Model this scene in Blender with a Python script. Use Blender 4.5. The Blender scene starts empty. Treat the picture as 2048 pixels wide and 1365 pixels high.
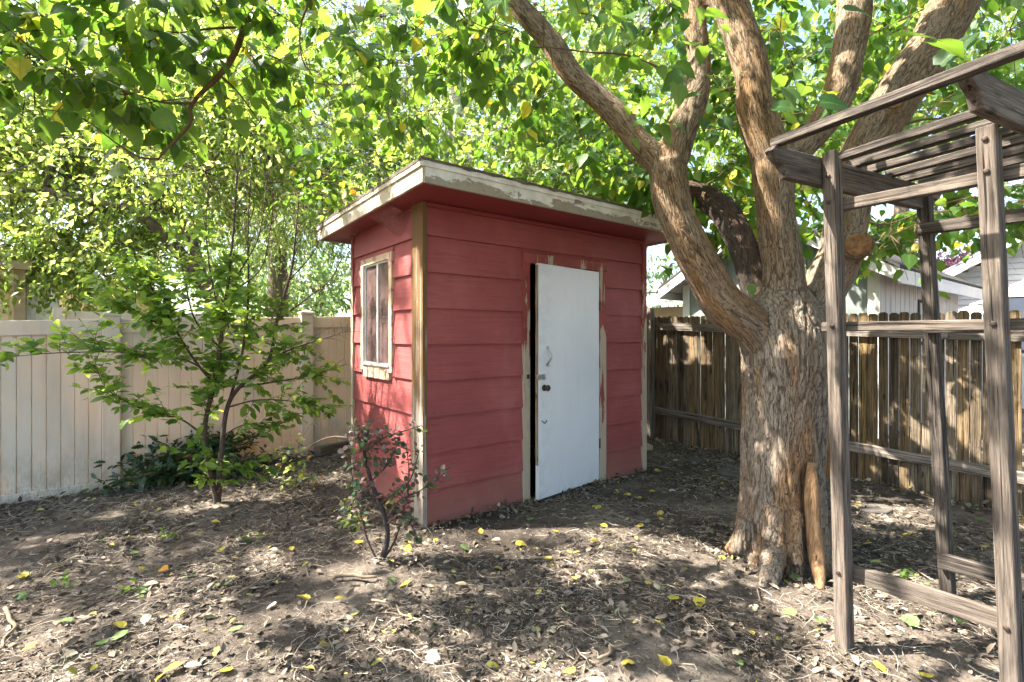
import bpy, bmesh, math, random
import numpy as np
from mathutils import Vector, Matrix, noise as mnoise

random.seed(7)
rng = np.random.default_rng(11)
R = math.radians
scene = bpy.context.scene
C = scene.collection

# ------------------------------------------------------------------ camera
F, CX, CY, CAMH, YAW = 1001.0, 1024.0, 673.0, 1.327, R(37.39)
FW = np.array([math.sin(YAW), math.cos(YAW), 0.0])
RT = np.array([math.cos(YAW), -math.sin(YAW), 0.0])
UP = np.array([0.0, 0.0, 1.0])
CAM = np.array([0.0, 0.0, CAMH])
cd = bpy.data.cameras.new('camera')
cam = bpy.data.objects.new('camera', cd)
C.objects.link(cam)
cam.location = CAM
cam.rotation_euler = (R(90), 0, -YAW)
cd.sensor_width = 36.0
cd.lens = 36.0 * F / 2048
cd.shift_y = -(682.5 - CY) / 2048
cd.clip_start = 0.05
cd.clip_end = 400
scene.camera = cam

# ------------------------------------------------------------------ light
SUN_AZ = np.array([-0.80, 0.60]); SUN_AZ = SUN_AZ / np.linalg.norm(SUN_AZ)
SUN_EL = R(50)
SUN_DIR = Vector((SUN_AZ[0] * math.cos(SUN_EL), SUN_AZ[1] * math.cos(SUN_EL), math.sin(SUN_EL)))
w = bpy.data.worlds.new('World'); scene.world = w; w.use_nodes = True
wn = w.node_tree.nodes; wl = w.node_tree.links
bg = wn['Background']
sky = wn.new('ShaderNodeTexSky'); sky.sky_type = 'NISHITA'; sky.sun_disc = False
sky.sun_elevation = SUN_EL
sky.sun_rotation = math.atan2(SUN_AZ[0], SUN_AZ[1])
sky.air_density = 1.0; sky.dust_density = 2.5; sky.ozone_density = 1.0
wl.new(sky.outputs[0], bg.inputs[0]); bg.inputs[1].default_value = 0.11
sd = bpy.data.lights.new('sun', 'SUN'); sun = bpy.data.objects.new('sun', sd); C.objects.link(sun)
sd.energy = 5.0; sd.angle = R(0.55); sd.color = (1.0, 0.94, 0.84)
sun.rotation_euler = SUN_DIR.to_track_quat('Z', 'Y').to_euler()
sun.location = (-6, 4, 12)
vs = scene.view_settings
vs.view_transform = 'Standard'; vs.look = 'None'; vs.gamma = 1.0; vs.exposure = 2.6
vs.use_curve_mapping = False
cy_ = scene.cycles
cy_.max_bounces = 5; cy_.diffuse_bounces = 4; cy_.glossy_bounces = 2
cy_.transmission_bounces = 4; cy_.transparent_max_bounces = 8
cy_.use_denoising = True
cy_.use_adaptive_sampling = True; cy_.adaptive_threshold = 0.03; cy_.adaptive_min_samples = 20
cy_.use_light_tree = False
cy_.sample_clamp_indirect = 6.0

# ------------------------------------------------------------------ helpers
def P(px, py, D):
    return CAM + FW * D + RT * ((px - CX) / F * D) + UP * ((CY - py) / F * D)
def G(px, py, z=0.0):
    return P(px, py, (CAMH - z) * F / (py - CY))
def proj(p):
    q = np.asarray(p) - CAM
    D = q @ FW
    Ds = np.where(np.abs(D) < 1e-3, 1e-3, D)
    return CX + F * (q @ RT) / Ds, CY - F * (q @ UP) / Ds, D
def yplane(px, y):
    u = (px - CX) / F; t = y / (FW[1] + RT[1] * u)
    return t * (FW[0] + RT[0] * u), t
def xplane(px, x):
    u = (px - CX) / F; t = x / (FW[0] + RT[0] * u)
    return t * (FW[1] + RT[1] * u), t
def zat(py, D): return CAMH + (CY - py) / F * D
def smooth(a, b, x):
    t = np.clip((x - a) / (b - a), 0, 1); return t * t * (3 - 2 * t)
def ground_h(x, y):
    x = np.asarray(x, float); y = np.asarray(y, float)
    h = smooth(2.5, 5.8, y) * np.clip(0.035 * (x - 0.6), -0.05, 0.05)
    h = h + 0.045 * smooth(3.9, 5.2, x) * smooth(0.3, 1.6, y)
    # mound round the mulberry trunk and slight undulation
    h = h + 0.012 * np.sin(x * 2.3 + 1.0) * np.sin(y * 2.9 + .4)
    return h
def gz(x, y): return float(ground_h(x, y))

WM = {}
def link(o, parent=None, M=None):
    C.objects.link(o)
    M = M if M is not None else Matrix.Identity(4)
    if parent is not None:
        o.parent = parent
        o.matrix_basis = WM[parent].inverted() @ M
    else:
        o.matrix_basis = M
    WM[o] = M
    return o
def thing(name, loc, label, cat, group=None):
    o = bpy.data.objects.new(name, None); o.empty_display_size = 0.1
    link(o, None, Matrix.Translation(Vector([float(v) for v in loc])))
    tag(o, label, cat, group); return o
def tag(o, label=None, cat=None, group=None, kind=None):
    if label: o['label'] = label
    if cat: o['category'] = cat
    if group: o['group'] = group
    if kind: o['kind'] = kind
    return o
def ob(name, mesh, parent=None, M=None):
    return link(bpy.data.objects.new(name, mesh), parent, M)

class MB:
    def __init__(s): s.v = []; s.f = []
    def quadbox(s, p, q):
        """axis box from p to q"""
        x0, y0, z0 = p; x1, y1, z1 = q; n = len(s.v)
        s.v += [(x0, y0, z0), (x1, y0, z0), (x1, y1, z0), (x0, y1, z0), (x0, y0, z1), (x1, y0, z1), (x1, y1, z1), (x0, y1, z1)]
        s.f += [tuple(n + i for i in f) for f in ((0, 3, 2, 1), (4, 5, 6, 7), (0, 1, 5, 4), (1, 2, 6, 5), (2, 3, 7, 6), (3, 0, 4, 7))]
        return s
    def hexa(s, pts):
        """8 points: bottom loop 0-3, top loop 4-7"""
        n = len(s.v); s.v += [tuple(map(float, p)) for p in pts]
        s.f += [tuple(n + i for i in f) for f in ((0, 3, 2, 1), (4, 5, 6, 7), (0, 1, 5, 4), (1, 2, 6, 5), (2, 3, 7, 6), (3, 0, 4, 7))]
        return s
    def prism(s, poly, a, b, axes=(0, 2, 1)):
        """2D polygon (in axes[0],axes[1]) extruded along axes[2] from a to b"""
        n = len(s.v); k = len(poly)
        for t in (a, b):
            for (u, v_) in poly:
                p = [0, 0, 0]; p[axes[0]] = u; p[axes[1]] = v_; p[axes[2]] = t
                s.v.append(tuple(p))
        s.f.append(tuple(n + i for i in range(k))); s.f.append(tuple(n + k + i for i in reversed(range(k))))
        for i in range(k):
            j = (i + 1) % k; s.f.append((n + i, n + k + i, n + k + j, n + j))
        return s
    def tube(s, pts, rad, sides=8, closed=True):
        pts = [np.asarray(p, float) for p in pts]; n0 = len(s.v); m = len(pts)
        ref = None
        for i in range(m):
            t = pts[min(i + 1, m - 1)] - pts[max(i - 1, 0)]
            t = t / (np.linalg.norm(t) + 1e-9)
            if ref is None:
                a = np.array([0, 0, 1.0]) if abs(t[2]) < .8 else np.array([1.0, 0, 0])
                ref = np.cross(t, a)
            ref = ref - t * (ref @ t); ref /= np.linalg.norm(ref) + 1e-9
            b = np.cross(t, ref)
            r = rad[i] if hasattr(rad, '__len__') else rad
            for k in range(sides):
                a = 2 * math.pi * k / sides
                s.v.append(tuple(pts[i] + ref * (r * math.cos(a)) + b * (r * math.sin(a))))
        for i in range(m - 1):
            for k in range(sides):
                k2 = (k + 1) % sides
                s.f.append((n0 + i * sides + k, n0 + i * sides + k2, n0 + (i + 1) * sides + k2, n0 + (i + 1) * sides + k))
        if closed:
            s.f.append(tuple(n0 + k for k in reversed(range(sides))))
            s.f.append(tuple(n0 + (m - 1) * sides + k for k in range(sides)))
        return s
    def lathe(s, prof, c, axis, sides=16):
        """profile of (radius, height) along axis vector from c"""
        ax = np.asarray(axis, float); ax /= np.linalg.norm(ax)
        return s.tube([np.asarray(c) + ax * h for r, h in prof], [max(r, 1e-4) for r, h in prof], sides)
    def mesh(s, name, mat, smooth_=False, bevel=0):
        me = bpy.data.meshes.new(name); me.from_pydata(s.v, [], s.f)
        bm = bmesh.new(); bm.from_mesh(me)
        bmesh.ops.recalc_face_normals(bm, faces=bm.faces)
        if bevel:
            bmesh.ops.bevel(bm, geom=[e for e in bm.edges], offset=bevel, segments=1, affect='EDGES', clamp_overlap=True)
        bm.to_mesh(me); bm.free()
        if mat: me.materials.append(mat)
        if smooth_:
            me.polygons.foreach_set('use_smooth', [True] * len(me.polygons))
        return me
    def build(s, name, mat, parent=None, M=None, smooth_=False, bevel=0):
        return ob(name, s.mesh(name, mat, smooth_, bevel), parent, M)

def catmull(pts, n=6):
    pts = [np.asarray(p, float) for p in pts]
    if len(pts) < 3: return pts
    ext = [2 * pts[0] - pts[1]] + pts + [2 * pts[-1] - pts[-2]]
    out = []
    for i in range(1, len(ext) - 2):
        p0, p1, p2, p3 = ext[i - 1:i + 3]
        for k in range(n):
            t = k / n
            out.append(.5 * ((2 * p1) + (-p0 + p2) * t + (2 * p0 - 5 * p1 + 4 * p2 - p3) * t * t + (-p0 + 3 * p1 - 3 * p2 + p3) * t ** 3))
    out.append(pts[-1]); return out

def board_M(p0, p1, face):
    """local Z along p0->p1, local Y = outward face normal, origin p0"""
    z = Vector([float(v) for v in (np.asarray(p1) - np.asarray(p0))]).normalized()
    y = Vector([float(v) for v in face]); y = (y - z * y.dot(z)).normalized()
    x = y.cross(z)
    M = Matrix((x, y, z)).transposed().to_4x4(); M.translation = Vector([float(v) for v in p0])
    return M
def plank(name, mat, parent, p0, p1, width, thick, face, bevel=.003):
    L = float(np.linalg.norm(np.asarray(p1) - np.asarray(p0)))
    m = MB().quadbox((-width / 2, -thick / 2, 0), (width / 2, thick / 2, L))
    return m.build(name, mat, parent, board_M(p0, p1, face), bevel=bevel)

def tri_mesh(name, V, T, mat, smooth_=False):
    me = bpy.data.meshes.new(name); V = np.ascontiguousarray(V, dtype=np.float32); T = np.ascontiguousarray(T, dtype=np.int32)
    me.vertices.add(len(V)); me.vertices.foreach_set('co', V.ravel())
    me.loops.add(T.size); me.loops.foreach_set('vertex_index', T.ravel())
    me.polygons.add(len(T)); me.polygons.foreach_set('loop_start', np.arange(0, T.size, 3, dtype=np.int32))
    try: me.polygons.foreach_set('loop_total', np.full(len(T), 3, np.int32))
    except Exception: pass
    if smooth_: me.polygons.foreach_set('use_smooth', np.ones(len(T), bool))
    me.update(); me.validate()
    if mat: me.materials.append(mat)
    return me

# leaf templates: length 1 along +Y, width along X, normal +Z
def leaf_template(ts, ws, fold=.18, droop=.22, jag=0.0, curl=0.0):
    V = []; T = []
    for i, (t, wd) in enumerate(zip(ts, ws)):
        z = -droop * max(t, 0) ** 2
        j = 1 + (jag if i % 2 else -jag)
        V.append((0, max(t, 0) if i else 0.0, z))
        V.append((-wd * j, t, z + fold * wd + curl * wd * wd * 3)); V.append((wd * j, t, z + fold * wd + curl * wd * wd * 3))
    for i in range(len(ts) - 1):
        a = 3 * i; b = a + 3
        T += [(a, b, a + 1), (a + 1, b, b + 1), (a, a + 2, b), (a + 2, b + 2, b)]
    V = np.array(V, float); T = np.array(T)
    # drop degenerate end triangles
    return V, T
MUL = leaf_template([-.05, .10, .26, .42, .58, .74, .88, 1.0], [.20, .36, .41, .40, .30, .20, .08, .002], .16, .30, .05)
MUL_LO = leaf_template([-.03, .22, .50, .76, 1.0], [.22, .40, .36, .17, .002], .16, .28)
MUL_LO = (MUL_LO[0], MUL_LO[1])
OVAL = leaf_template([0, .15, .38, .62, .84, 1.0], [.02, .18, .27, .25, .13, .002], .25, .25)
OVAL_LO = leaf_template([0, .3, .68, 1.0], [.01, .24, .22, .002], .22, .25)
ROUND = leaf_template([0, .12, .35, .65, .88, 1.0], [.03, .28, .40, .38, .20, .002], .15, .10)
NARROW = leaf_template([0, .35, 1.0], [.01, .11, .002], .2, .3)
def tiny_template(wd, at, fold=.2, droop=.2):
    V = np.array([(0, 0, 0), (0, at, -droop * .2), (-wd, at, fold * wd), (wd, at, fold * wd), (0, 1, -droop)], float)
    return V, np.array([(0, 1, 2), (2, 1, 4), (0, 3, 1), (1, 3, 4)])
TINY = tiny_template(.27, .45); TINY_WIDE = tiny_template(.42, .38, .15, .28); TINY_NARROW = tiny_template(.12, .4)
JAG = leaf_template([0, .1, .2, .3, .4, .5, .6, .7, .8, .9, 1.0], [.03, .20, .12, .27, .15, .27, .14, .20, .09, .10, .002], .25, .2)

def norm(a): return a / (np.linalg.norm(a, axis=-1, keepdims=True) + 1e-9)
def frames(dirs, ups, scale):
    y = norm(dirs); x = norm(np.cross(y, ups)); z = np.cross(x, y)
    return np.stack([x, y, z], axis=-1) * scale[:, None, None]
def leaves_mesh(name, tpl, Ms, pos, mat, tpl2=None, Ms2=None, pos2=None):
    V, T = tpl; n = len(pos)
    if tpl2 is not None and len(pos2):
        V2, T2 = tpl2; n2 = len(pos2)
        A = np.vstack([(np.einsum('nij,kj->nki', Ms, V) + pos[:, None, :]).reshape(-1, 3), (np.einsum('nij,kj->nki', Ms2, V2) + pos2[:, None, :]).reshape(-1, 3)])
        TT = np.vstack([(T[None] + (np.arange(n) * len(V))[:, None, None]).reshape(-1, 3), (T2[None] + (n * len(V) + np.arange(n2) * len(V2))[:, None, None]).reshape(-1, 3)])
        me = tri_mesh(name, A, TT, mat)
        if mat.get('veins') and len(me.vertices) == len(A):
            me.attributes.new('leafco', 'FLOAT_VECTOR', 'POINT').data.foreach_set('vector', np.vstack([np.tile(V, (n, 1)), np.tile(V2, (n2, 1))]).astype(np.float32).ravel())
        return me
    A = np.einsum('nij,kj->nki', Ms, V) + pos[:, None, :]
    TT = (T[None] + (np.arange(n) * len(V))[:, None, None]).reshape(-1, 3)
    me = tri_mesh(name, A.reshape(-1, 3), TT, mat)
    if mat.get('veins') and len(me.vertices) == n * len(V):
        me.attributes.new('leafco', 'FLOAT_VECTOR', 'POINT').data.foreach_set('vector', np.tile(V, (n, 1)).astype(np.float32).ravel())
    return me
def crown_gaps(pos):
    """True where the crown is leafy; the gaps run along the light, cut there to throw sun patches below"""
    k = pos[:, 2] / math.tan(SUN_EL)
    gx = pos[:, 0] - SUN_AZ[0] * k; gy = pos[:, 1] - SUN_AZ[1] * k
    n = np.array([mnoise.noise(Vector((a * 1.9, b * 1.9, 4.2))) + .55 * mnoise.noise(Vector((a * 4.6, b * 4.6, 8.1))) for a, b in zip(gx.tolist(), gy.tolist())])
    thr = .25 - .19 * np.exp(-((gx - 1.9) ** 2 / 2.2 + (gy - 1.5) ** 2 / 2.5)) - .75 * np.exp(-((gx - 2.35) ** 2 / .5 + (gy - 3.25) ** 2 / .6)) - .06 * np.exp(-((gx - .6) ** 2 / 1.5 + (gy - 2.6) ** 2 / 1.5))  # more gaps cut for light on the foreground soil and shed wall
    return n < thr
def rand_dirs(n, r=rng):
    return norm(r.normal(size=(n, 3)))
def split_leaves(parent, tpl, Ms, pos, mat, crown_name='crown', n_parts=300, lo=None, far=None):
    """the largest in view become leaf parts, the rest one stuff part"""
    px, py, D = proj(pos)
    vis = (D > .8) & (px > 10) & (px < 2038) & (py > 5) & (py < 1360)
    sc = np.where(vis, np.linalg.norm(Ms[:, :, 1], axis=1) / np.maximum(D, .5), 0)
    order = np.argsort(-sc); top = order[:n_parts]; top = top[sc[top] > 0.010]
    rest = np.setdiff1d(np.arange(len(pos)), top)
    me = leaves_mesh('leaf', tpl, np.eye(3)[None], np.zeros((1, 3)), mat)
    me.polygons.foreach_set('use_smooth', np.ones(len(me.polygons), bool))
    for i in top:
        M = Matrix(Ms[i].tolist()).to_4x4(); M.translation = Vector(pos[i].tolist())
        ob('leaf', me, parent, M)
    if len(rest):
        inv = (D[rest] > .5) & (px[rest] > -80) & (px[rest] < 2130) & (py[rest] > -60)
        ri, ro = rest[inv], rest[~inv]
        if not far or not len(ri): ri, ro = rest, rest[:0]
        o = ob(crown_name, leaves_mesh(crown_name, lo or tpl, Ms[ri], pos[ri], mat, far, Ms[ro], pos[ro]), parent)
        o['kind'] = 'stuff'
        return o

# ------------------------------------------------------------------ materials
class NT:
    def __init__(s, name):
        s.m = bpy.data.materials.new(name); s.m.use_nodes = True
        s.n = s.m.node_tree.nodes; s.l = s.m.node_tree.links
        s.b = s.n['Principled BSDF']; s.out = s.n['Material Output']
    def node(s, t, **kw):
        x = s.n.new(t)
        for k, v in kw.items(): setattr(x, k, v)
        return x
    def lk(s, a, b): s.l.new(a, b)
    def coord(s, kind='Object', scale=(1, 1, 1), rnd=0):
        tc = s.node('ShaderNodeTexCoord'); mp = s.node('ShaderNodeMapping')
        mp.inputs['Scale'].default_value = scale
        src = tc.outputs[kind]
        if rnd:
            oi = s.node('ShaderNodeObjectInfo'); mu = s.node('ShaderNodeMath', operation='MULTIPLY'); mu.inputs[1].default_value = rnd
            s.lk(oi.outputs['Random'], mu.inputs[0])
            va = s.node('ShaderNodeVectorMath', operation='ADD'); s.lk(src, va.inputs[0]); s.lk(mu.outputs[0], va.inputs[1]); src = va.outputs[0]
        s.lk(src, mp.inputs[0]); return mp.outputs[0]
    def noise(s, vec, scale, detail=4, rough=.55, dist=0):
        x = s.node('ShaderNodeTexNoise'); s.lk(vec, x.inputs['Vector'])
        x.inputs['Scale'].default_value = scale; x.inputs['Detail'].default_value = detail
        x.inputs['Roughness'].default_value = rough; x.inputs['Distortion'].default_value = dist
        return x.outputs['Fac']
    def ramp(s, fac, stops, interp='LINEAR'):
        x = s.node('ShaderNodeValToRGB'); s.lk(fac, x.inputs[0]); x.color_ramp.interpolation = interp
        e = x.color_ramp.elements
        while len(e) < len(stops): e.new(.5)
        for i, (p, c) in enumerate(stops):
            e[i].position = p
            c = (c, c, c) if not hasattr(c, '__len__') else c
            e[i].color = (*c, 1)
        return x.outputs[0]
    def mix(s, fac, a, b, blend='MIX'):
        x = s.node('ShaderNodeMix', data_type='RGBA', blend_type=blend)
        if hasattr(fac, 'links'): s.lk(fac, x.inputs[0])
        else: x.inputs[0].default_value = fac
        for v, i in ((a, 6), (b, 7)):
            if hasattr(v, 'links'): s.lk(v, x.inputs[i])
            else: x.inputs[i].default_value = (*v, 1)
        return x.outputs[2]
    def math(s, op, a, b=None, clamp=False):
        x = s.node('ShaderNodeMath', operation=op); x.use_clamp = clamp
        for v, i in ((a, 0), (b, 1)):
            if v is None: continue
            if hasattr(v, 'links'): s.lk(v, x.inputs[i])
            else: x.inputs[i].default_value = v
        return x.outputs[0]
    def col(s, c):
        if hasattr(c, 'links'): s.lk(c, s.b.inputs['Base Color'])
        else: s.b.inputs['Base Color'].default_value = (*c, 1)
        return s
    def rough(s, v, spec=.3):
        if hasattr(v, 'links'): s.lk(v, s.b.inputs['Roughness'])
        else: s.b.inputs['Roughness'].default_value = v
        s.b.inputs['Specular IOR Level'].default_value = spec
        return s
    def bump(s, h, strength=.4, dist=.01):
        x = s.node('ShaderNodeBump'); x.inputs['Strength'].default_value = strength; x.inputs['Distance'].default_value = dist
        s.lk(h, x.inputs['Height'])
        prev = s.b.inputs['Normal'].links
        if prev: s.lk(prev[0].from_socket, x.inputs['Normal'])
        s.lk(x.outputs[0], s.b.inputs['Normal']); return s

def wood(name, c_dark, c_mid, c_light, grain=(110, 110, 3.0), bump=.7, rough=.88, stain=None, hue_var=.35, patch=None):
    """weathered lumber, grain along local Z, per-board variation"""
    t = NT(name)
    v = t.coord('Object', grain, 37.0)
    g = t.noise(v, 1.0, 5, .7, .7)
    g2 = t.noise(t.coord('Object', (grain[0] * .3, grain[1] * .3, grain[2] * .45), 11.0), 1.0, 3, .5, .8)
    c = t.ramp(g, [(.33, c_dark), (.47, c_mid), (.62, c_light)])
    c = t.mix(1.0, c, t.ramp(g2, [(.30, .5), (.50, 1.0), (.70, 1.3)]), 'MULTIPLY')
    oi = t.node('ShaderNodeObjectInfo')
    if stain:
        rr = t.ramp(oi.outputs['Random'], [((i + .5) / len(stain), s_) for i, s_ in enumerate(stain)], 'CONSTANT')
        c = t.mix(.85, c, t.mix(1.0, c, rr, 'MULTIPLY'))
    if patch:
        pn = t.noise(t.coord('Object', (7, 7, 1.5), 53.0), 1.0, 4, .6, .5)
        for (colr, lo, hi, amt) in patch:
            c = t.mix(t.ramp(pn, [(lo, 0.0), (hi, amt)] if hi > lo else [(hi, amt), (lo, 0.0)]), c, t.mix(1.0, colr, t.ramp(g, [(.3, .45), (.65, 1.25)]), 'MULTIPLY'))
    br = t.ramp(t.math('FRACT', t.math('MULTIPLY', oi.outputs['Random'], 7.31)), [(0, 1 - hue_var), (1, 1.0)])
    c = t.mix(1.0, c, br, 'MULTIPLY')
    crack = t.ramp(t.noise(t.coord('Object', (grain[0] * .6, grain[1] * .6, grain[2] * .4), 5.0), 1.0, 2, .5, .3), [(.31, 0.18), (.36, 1.0)])
    c = t.mix(1.0, c, crack, 'MULTIPLY')
    kv = t.node('ShaderNodeTexVoronoi'); t.lk(t.coord('Object', (9, 9, 3.2), 19.0), kv.inputs['Vector']); kv.inputs['Scale'].default_value = 1.0
    kn = t.ramp(kv.outputs['Distance'], [(.06, .35), (.13, 1.0)])
    c = t.mix(1.0, c, kn, 'MULTIPLY')
    t.col(c).rough(rough, .2)
    t.bump(g, bump, .006); t.bump(crack, .6, .005)
    return t.m

def leaf_mat(name, stops, trans_stops, trans=.5, gloss=.35, rough=.45, veins=False):
    t = NT(name)
    ge = t.node('ShaderNodeNewGeometry'); oi = t.node('ShaderNodeObjectInfo')
    rnd = t.math('FRACT', t.math('ADD', ge.outputs['Random Per Island'], oi.outputs['Random']))
    v = t.coord('Object', (1, 1, 1)); n = t.noise(v, 9, 2)
    c = t.ramp(rnd, stops); tcx = t.ramp(rnd, trans_stops)
    c = t.mix(.5, c, t.mix(1.0, c, t.ramp(n, [(.3, .55), (.7, 1.35)]), 'MULTIPLY'))
    if veins:
        at = t.node('ShaderNodeAttribute'); at.attribute_name = 'leafco'; sp = t.node('ShaderNodeSeparateXYZ'); t.lk(at.outputs['Vector'], sp.inputs[0])
        ax = t.math('ABSOLUTE', sp.outputs[0])
        mid = t.ramp(ax, [(.010, 1.0), (.030, 0.0)])
        sv = t.ramp(t.math('ABSOLUTE', t.math('SINE', t.math('MULTIPLY', t.math('SUBTRACT', sp.outputs[1], t.math('MULTIPLY', ax, 1.1)), 20.0))), [(.0, .75), (.22, 0.0)])
        vein = t.math('MAXIMUM', mid, sv)
        c = t.mix(t.math('MULTIPLY', vein, .45), c, (.20, .28, .09))
        tcx = t.mix(t.math('MULTIPLY', vein, .5), tcx, (.10, .16, .02))
        t.bump(vein, .35, .002); t.m['veins'] = 1
    t.col(c).rough(rough, gloss)
    tr = t.node('ShaderNodeBsdfTranslucent'); t.lk(tcx, tr.inputs[0])
    mx = t.node('ShaderNodeMixShader'); mx.inputs[0].default_value = trans
    t.lk(t.b.outputs[0], mx.inputs[1]); t.lk(tr.outputs[0], mx.inputs[2]); t.lk(mx.outputs[0], t.out.inputs[0])
    return t.m

M_LEAF = leaf_mat('mulberry_leaf', [(0, (.018, .060, .014)), (.5, (.038, .10, .02)), (.96, (.07, .15, .028)), (.985, (.40, .34, .02)), (1, (.45, .38, .03))],
                  [(0, (.13, .28, .025)), (.5, (.25, .42, .035)), (.93, (.36, .52, .07)), (.985, (.7, .6, .05)), (1, (.7, .6, .05))], .46, veins=True)
M_LEAF_BRIGHT = leaf_mat('bright_leaf', [(0, (.03, .08, .015)), (.5, (.07, .14, .03)), (1, (.16, .22, .07))],
                         [(0, (.28, .44, .05)), (.5, (.50, .64, .11)), (1, (.74, .78, .24))], .52)
M_LEAF_COOL = leaf_mat('cool_leaf', [(0, (.03, .075, .02)), (.5, (.055, .12, .03)), (1, (.10, .17, .05))],
                       [(0, (.24, .40, .09)), (.6, (.38, .52, .15)), (1, (.50, .60, .2))], .5)
M_LEAF_SMALL = leaf_mat('fence_tree_leaf', [(0, (.04, .10, .02)), (.5, (.075, .16, .03)), (1, (.14, .22, .045))],
                        [(0, (.20, .38, .035)), (.5, (.36, .54, .06)), (1, (.55, .66, .10))], .48)
M_LEAF_DARK = leaf_mat('shrub_leaf', [(0, (.012, .035, .014)), (.6, (.025, .06, .022)), (.92, (.04, .085, .025)), (1, (.16, .07, .02))],
                       [(0, (.05, .12, .02)), (1, (.10, .2, .03))], .25, .5, .35)
M_LEAF_SAP = leaf_mat('sapling_leaf', [(0, (.03, .07, .03)), (.36, (.045, .085, .045)), (.5, (.09, .042, .05)), (.85, (.14, .07, .075)), (1, (.16, .17, .12))],
                      [(0, (.12, .22, .04)), (.55, (.18, .28, .06)), (.7, (.3, .1, .05)), (1, (.35, .14, .08))], .3)
M_LEAF_WEED = leaf_mat('weed_leaf', [(0, (.13, .18, .09)), (.5, (.20, .24, .14)), (.8, (.32, .34, .05)), (.95, (.30, .30, .22)), (1, (.5, .2, .03))],
                       [(0, (.2, .3, .08)), (.8, (.5, .55, .05)), (1, (.6, .3, .05))], .35)
M_LEAF_PURPLE = leaf_mat('purple_leaf', [(0, (.05, .02, .04)), (1, (.11, .05, .07))], [(0, (.12, .04, .08)), (1, (.2, .08, .1))], .3)
M_LEAF_CONIFER = leaf_mat('conifer_needle', [(0, (.015, .04, .02)), (1, (.04, .075, .035))], [(0, (.03, .08, .03)), (1, (.05, .1, .04))], .2)

def flat_leaf_mat(name, c1, c2, c3):
    t = NT(name); v = t.coord('Object', (1, 1, 1), 9.0)
    c = t.ramp(t.noise(v, 2.5, 4), [(.3, c1), (.55, c2), (.75, c3)])
    t.col(c).rough(.6, .25); tr = t.node('ShaderNodeBsdfTranslucent'); t.lk(c, tr.inputs[0])
    mx = t.node('ShaderNodeMixShader'); mx.inputs[0].default_value = .25
    t.lk(t.b.outputs[0], mx.inputs[1]); t.lk(tr.outputs[0], mx.inputs[2]); t.lk(mx.outputs[0], t.out.inputs[0])
    return t.m
M_FALL = {
    'yellow': flat_leaf_mat('fallen_yellow', (.30, .22, .03), (.50, .42, .06), (.58, .53, .20)),
    'green': flat_leaf_mat('fallen_green', (.07, .13, .035), (.13, .21, .07), (.28, .34, .14)),
    'tan': flat_leaf_mat('fallen_tan', (.30, .24, .15), (.48, .42, .30), (.60, .54, .40)),
    'orange': flat_leaf_mat('fallen_orange', (.38, .14, .02), (.55, .28, .03), (.62, .42, .06)),
}

# bark of the mulberry: geometry carries 'bark' coordinates and the fissure depth
def bark_mat(name, c_ridge1, c_ridge2, c_inner, c_crack, fine=1.0, warm=None):
    t = NT(name)
    if warm:
        to = t.node('ShaderNodeAttribute'); to.attribute_name = 'tone'
        c_ridge1, c_ridge2, c_inner, c_crack = [t.mix(to.outputs['Fac'], a, b) for a, b in zip((c_ridge1, c_ridge2, c_inner, c_crack), warm)]
    at = t.node('ShaderNodeAttribute'); at.attribute_name = 'bark'
    fi = t.node('ShaderNodeAttribute'); fi.attribute_name = 'fissure'
    v = at.outputs['Vector']
    def ridged(sc, dist, lo, hi):
        n = t.noise(v, sc, 2.5, .5, dist)
        return t.ramp(t.math('ABSOLUTE', t.math('SUBTRACT', n, .5)), [(lo, 0.0), (hi, 1.0)])
    k1 = ridged(52 * fine, .5, .0, .040); k2 = ridged(105 * fine, .4, .0, .06)
    n1 = t.noise(v, 9, 4, .6, .3); n2 = t.noise(v, 120, 4, .7, .2); n3 = t.noise(v, 4.2, 3, .5)
    ridge = t.mix(t.ramp(n1, [(.35, 0.0), (.65, 1.0)]), c_ridge1, c_ridge2)
    ridge = t.mix(t.ramp(n3, [(.52, 0.0), (.66, .7)]), ridge, c_inner)
    ridge = t.mix(.8, ridge, t.mix(1.0, ridge, t.ramp(n2, [(.3, .5), (.7, 1.3)]), 'MULTIPLY'))
    inner = t.mix(t.ramp(n1, [(.46, 0.0), (.58, 1.0)]), c_crack, c_inner)
    f = t.ramp(fi.outputs['Fac'], [(.45, 0.0), (.95, .7)])
    c = t.mix(f, ridge, inner)
    c = t.mix(t.math('MULTIPLY', t.math('SUBTRACT', 1.0, k1), .8), c, c_crack)
    c = t.mix(t.math('MULTIPLY', t.math('SUBTRACT', 1.0, k2), .45), c, c_crack)
    t.col(c).rough(.95, .1); t.bump(k1, .7, .008); t.bump(k2, .6, .004); t.bump(n2, .5, .003)
    return t.m
M_BARK = bark_mat('mulberry_bark', (.29, .24, .19), (.195, .155, .115), (.29, .155, .068), (.045, .034, .026), 1.1, ((.285, .22, .15), (.205, .145, .09), (.27, .15, .062), (.048, .034, .023)))
M_BARK_SHADED = bark_mat('mulberry_bark_shaded', (.07, .058, .048), (.045, .036, .03), (.08, .046, .026), (.016, .013, .011))  # same bark darkened: shade painted into the back limb

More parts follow.
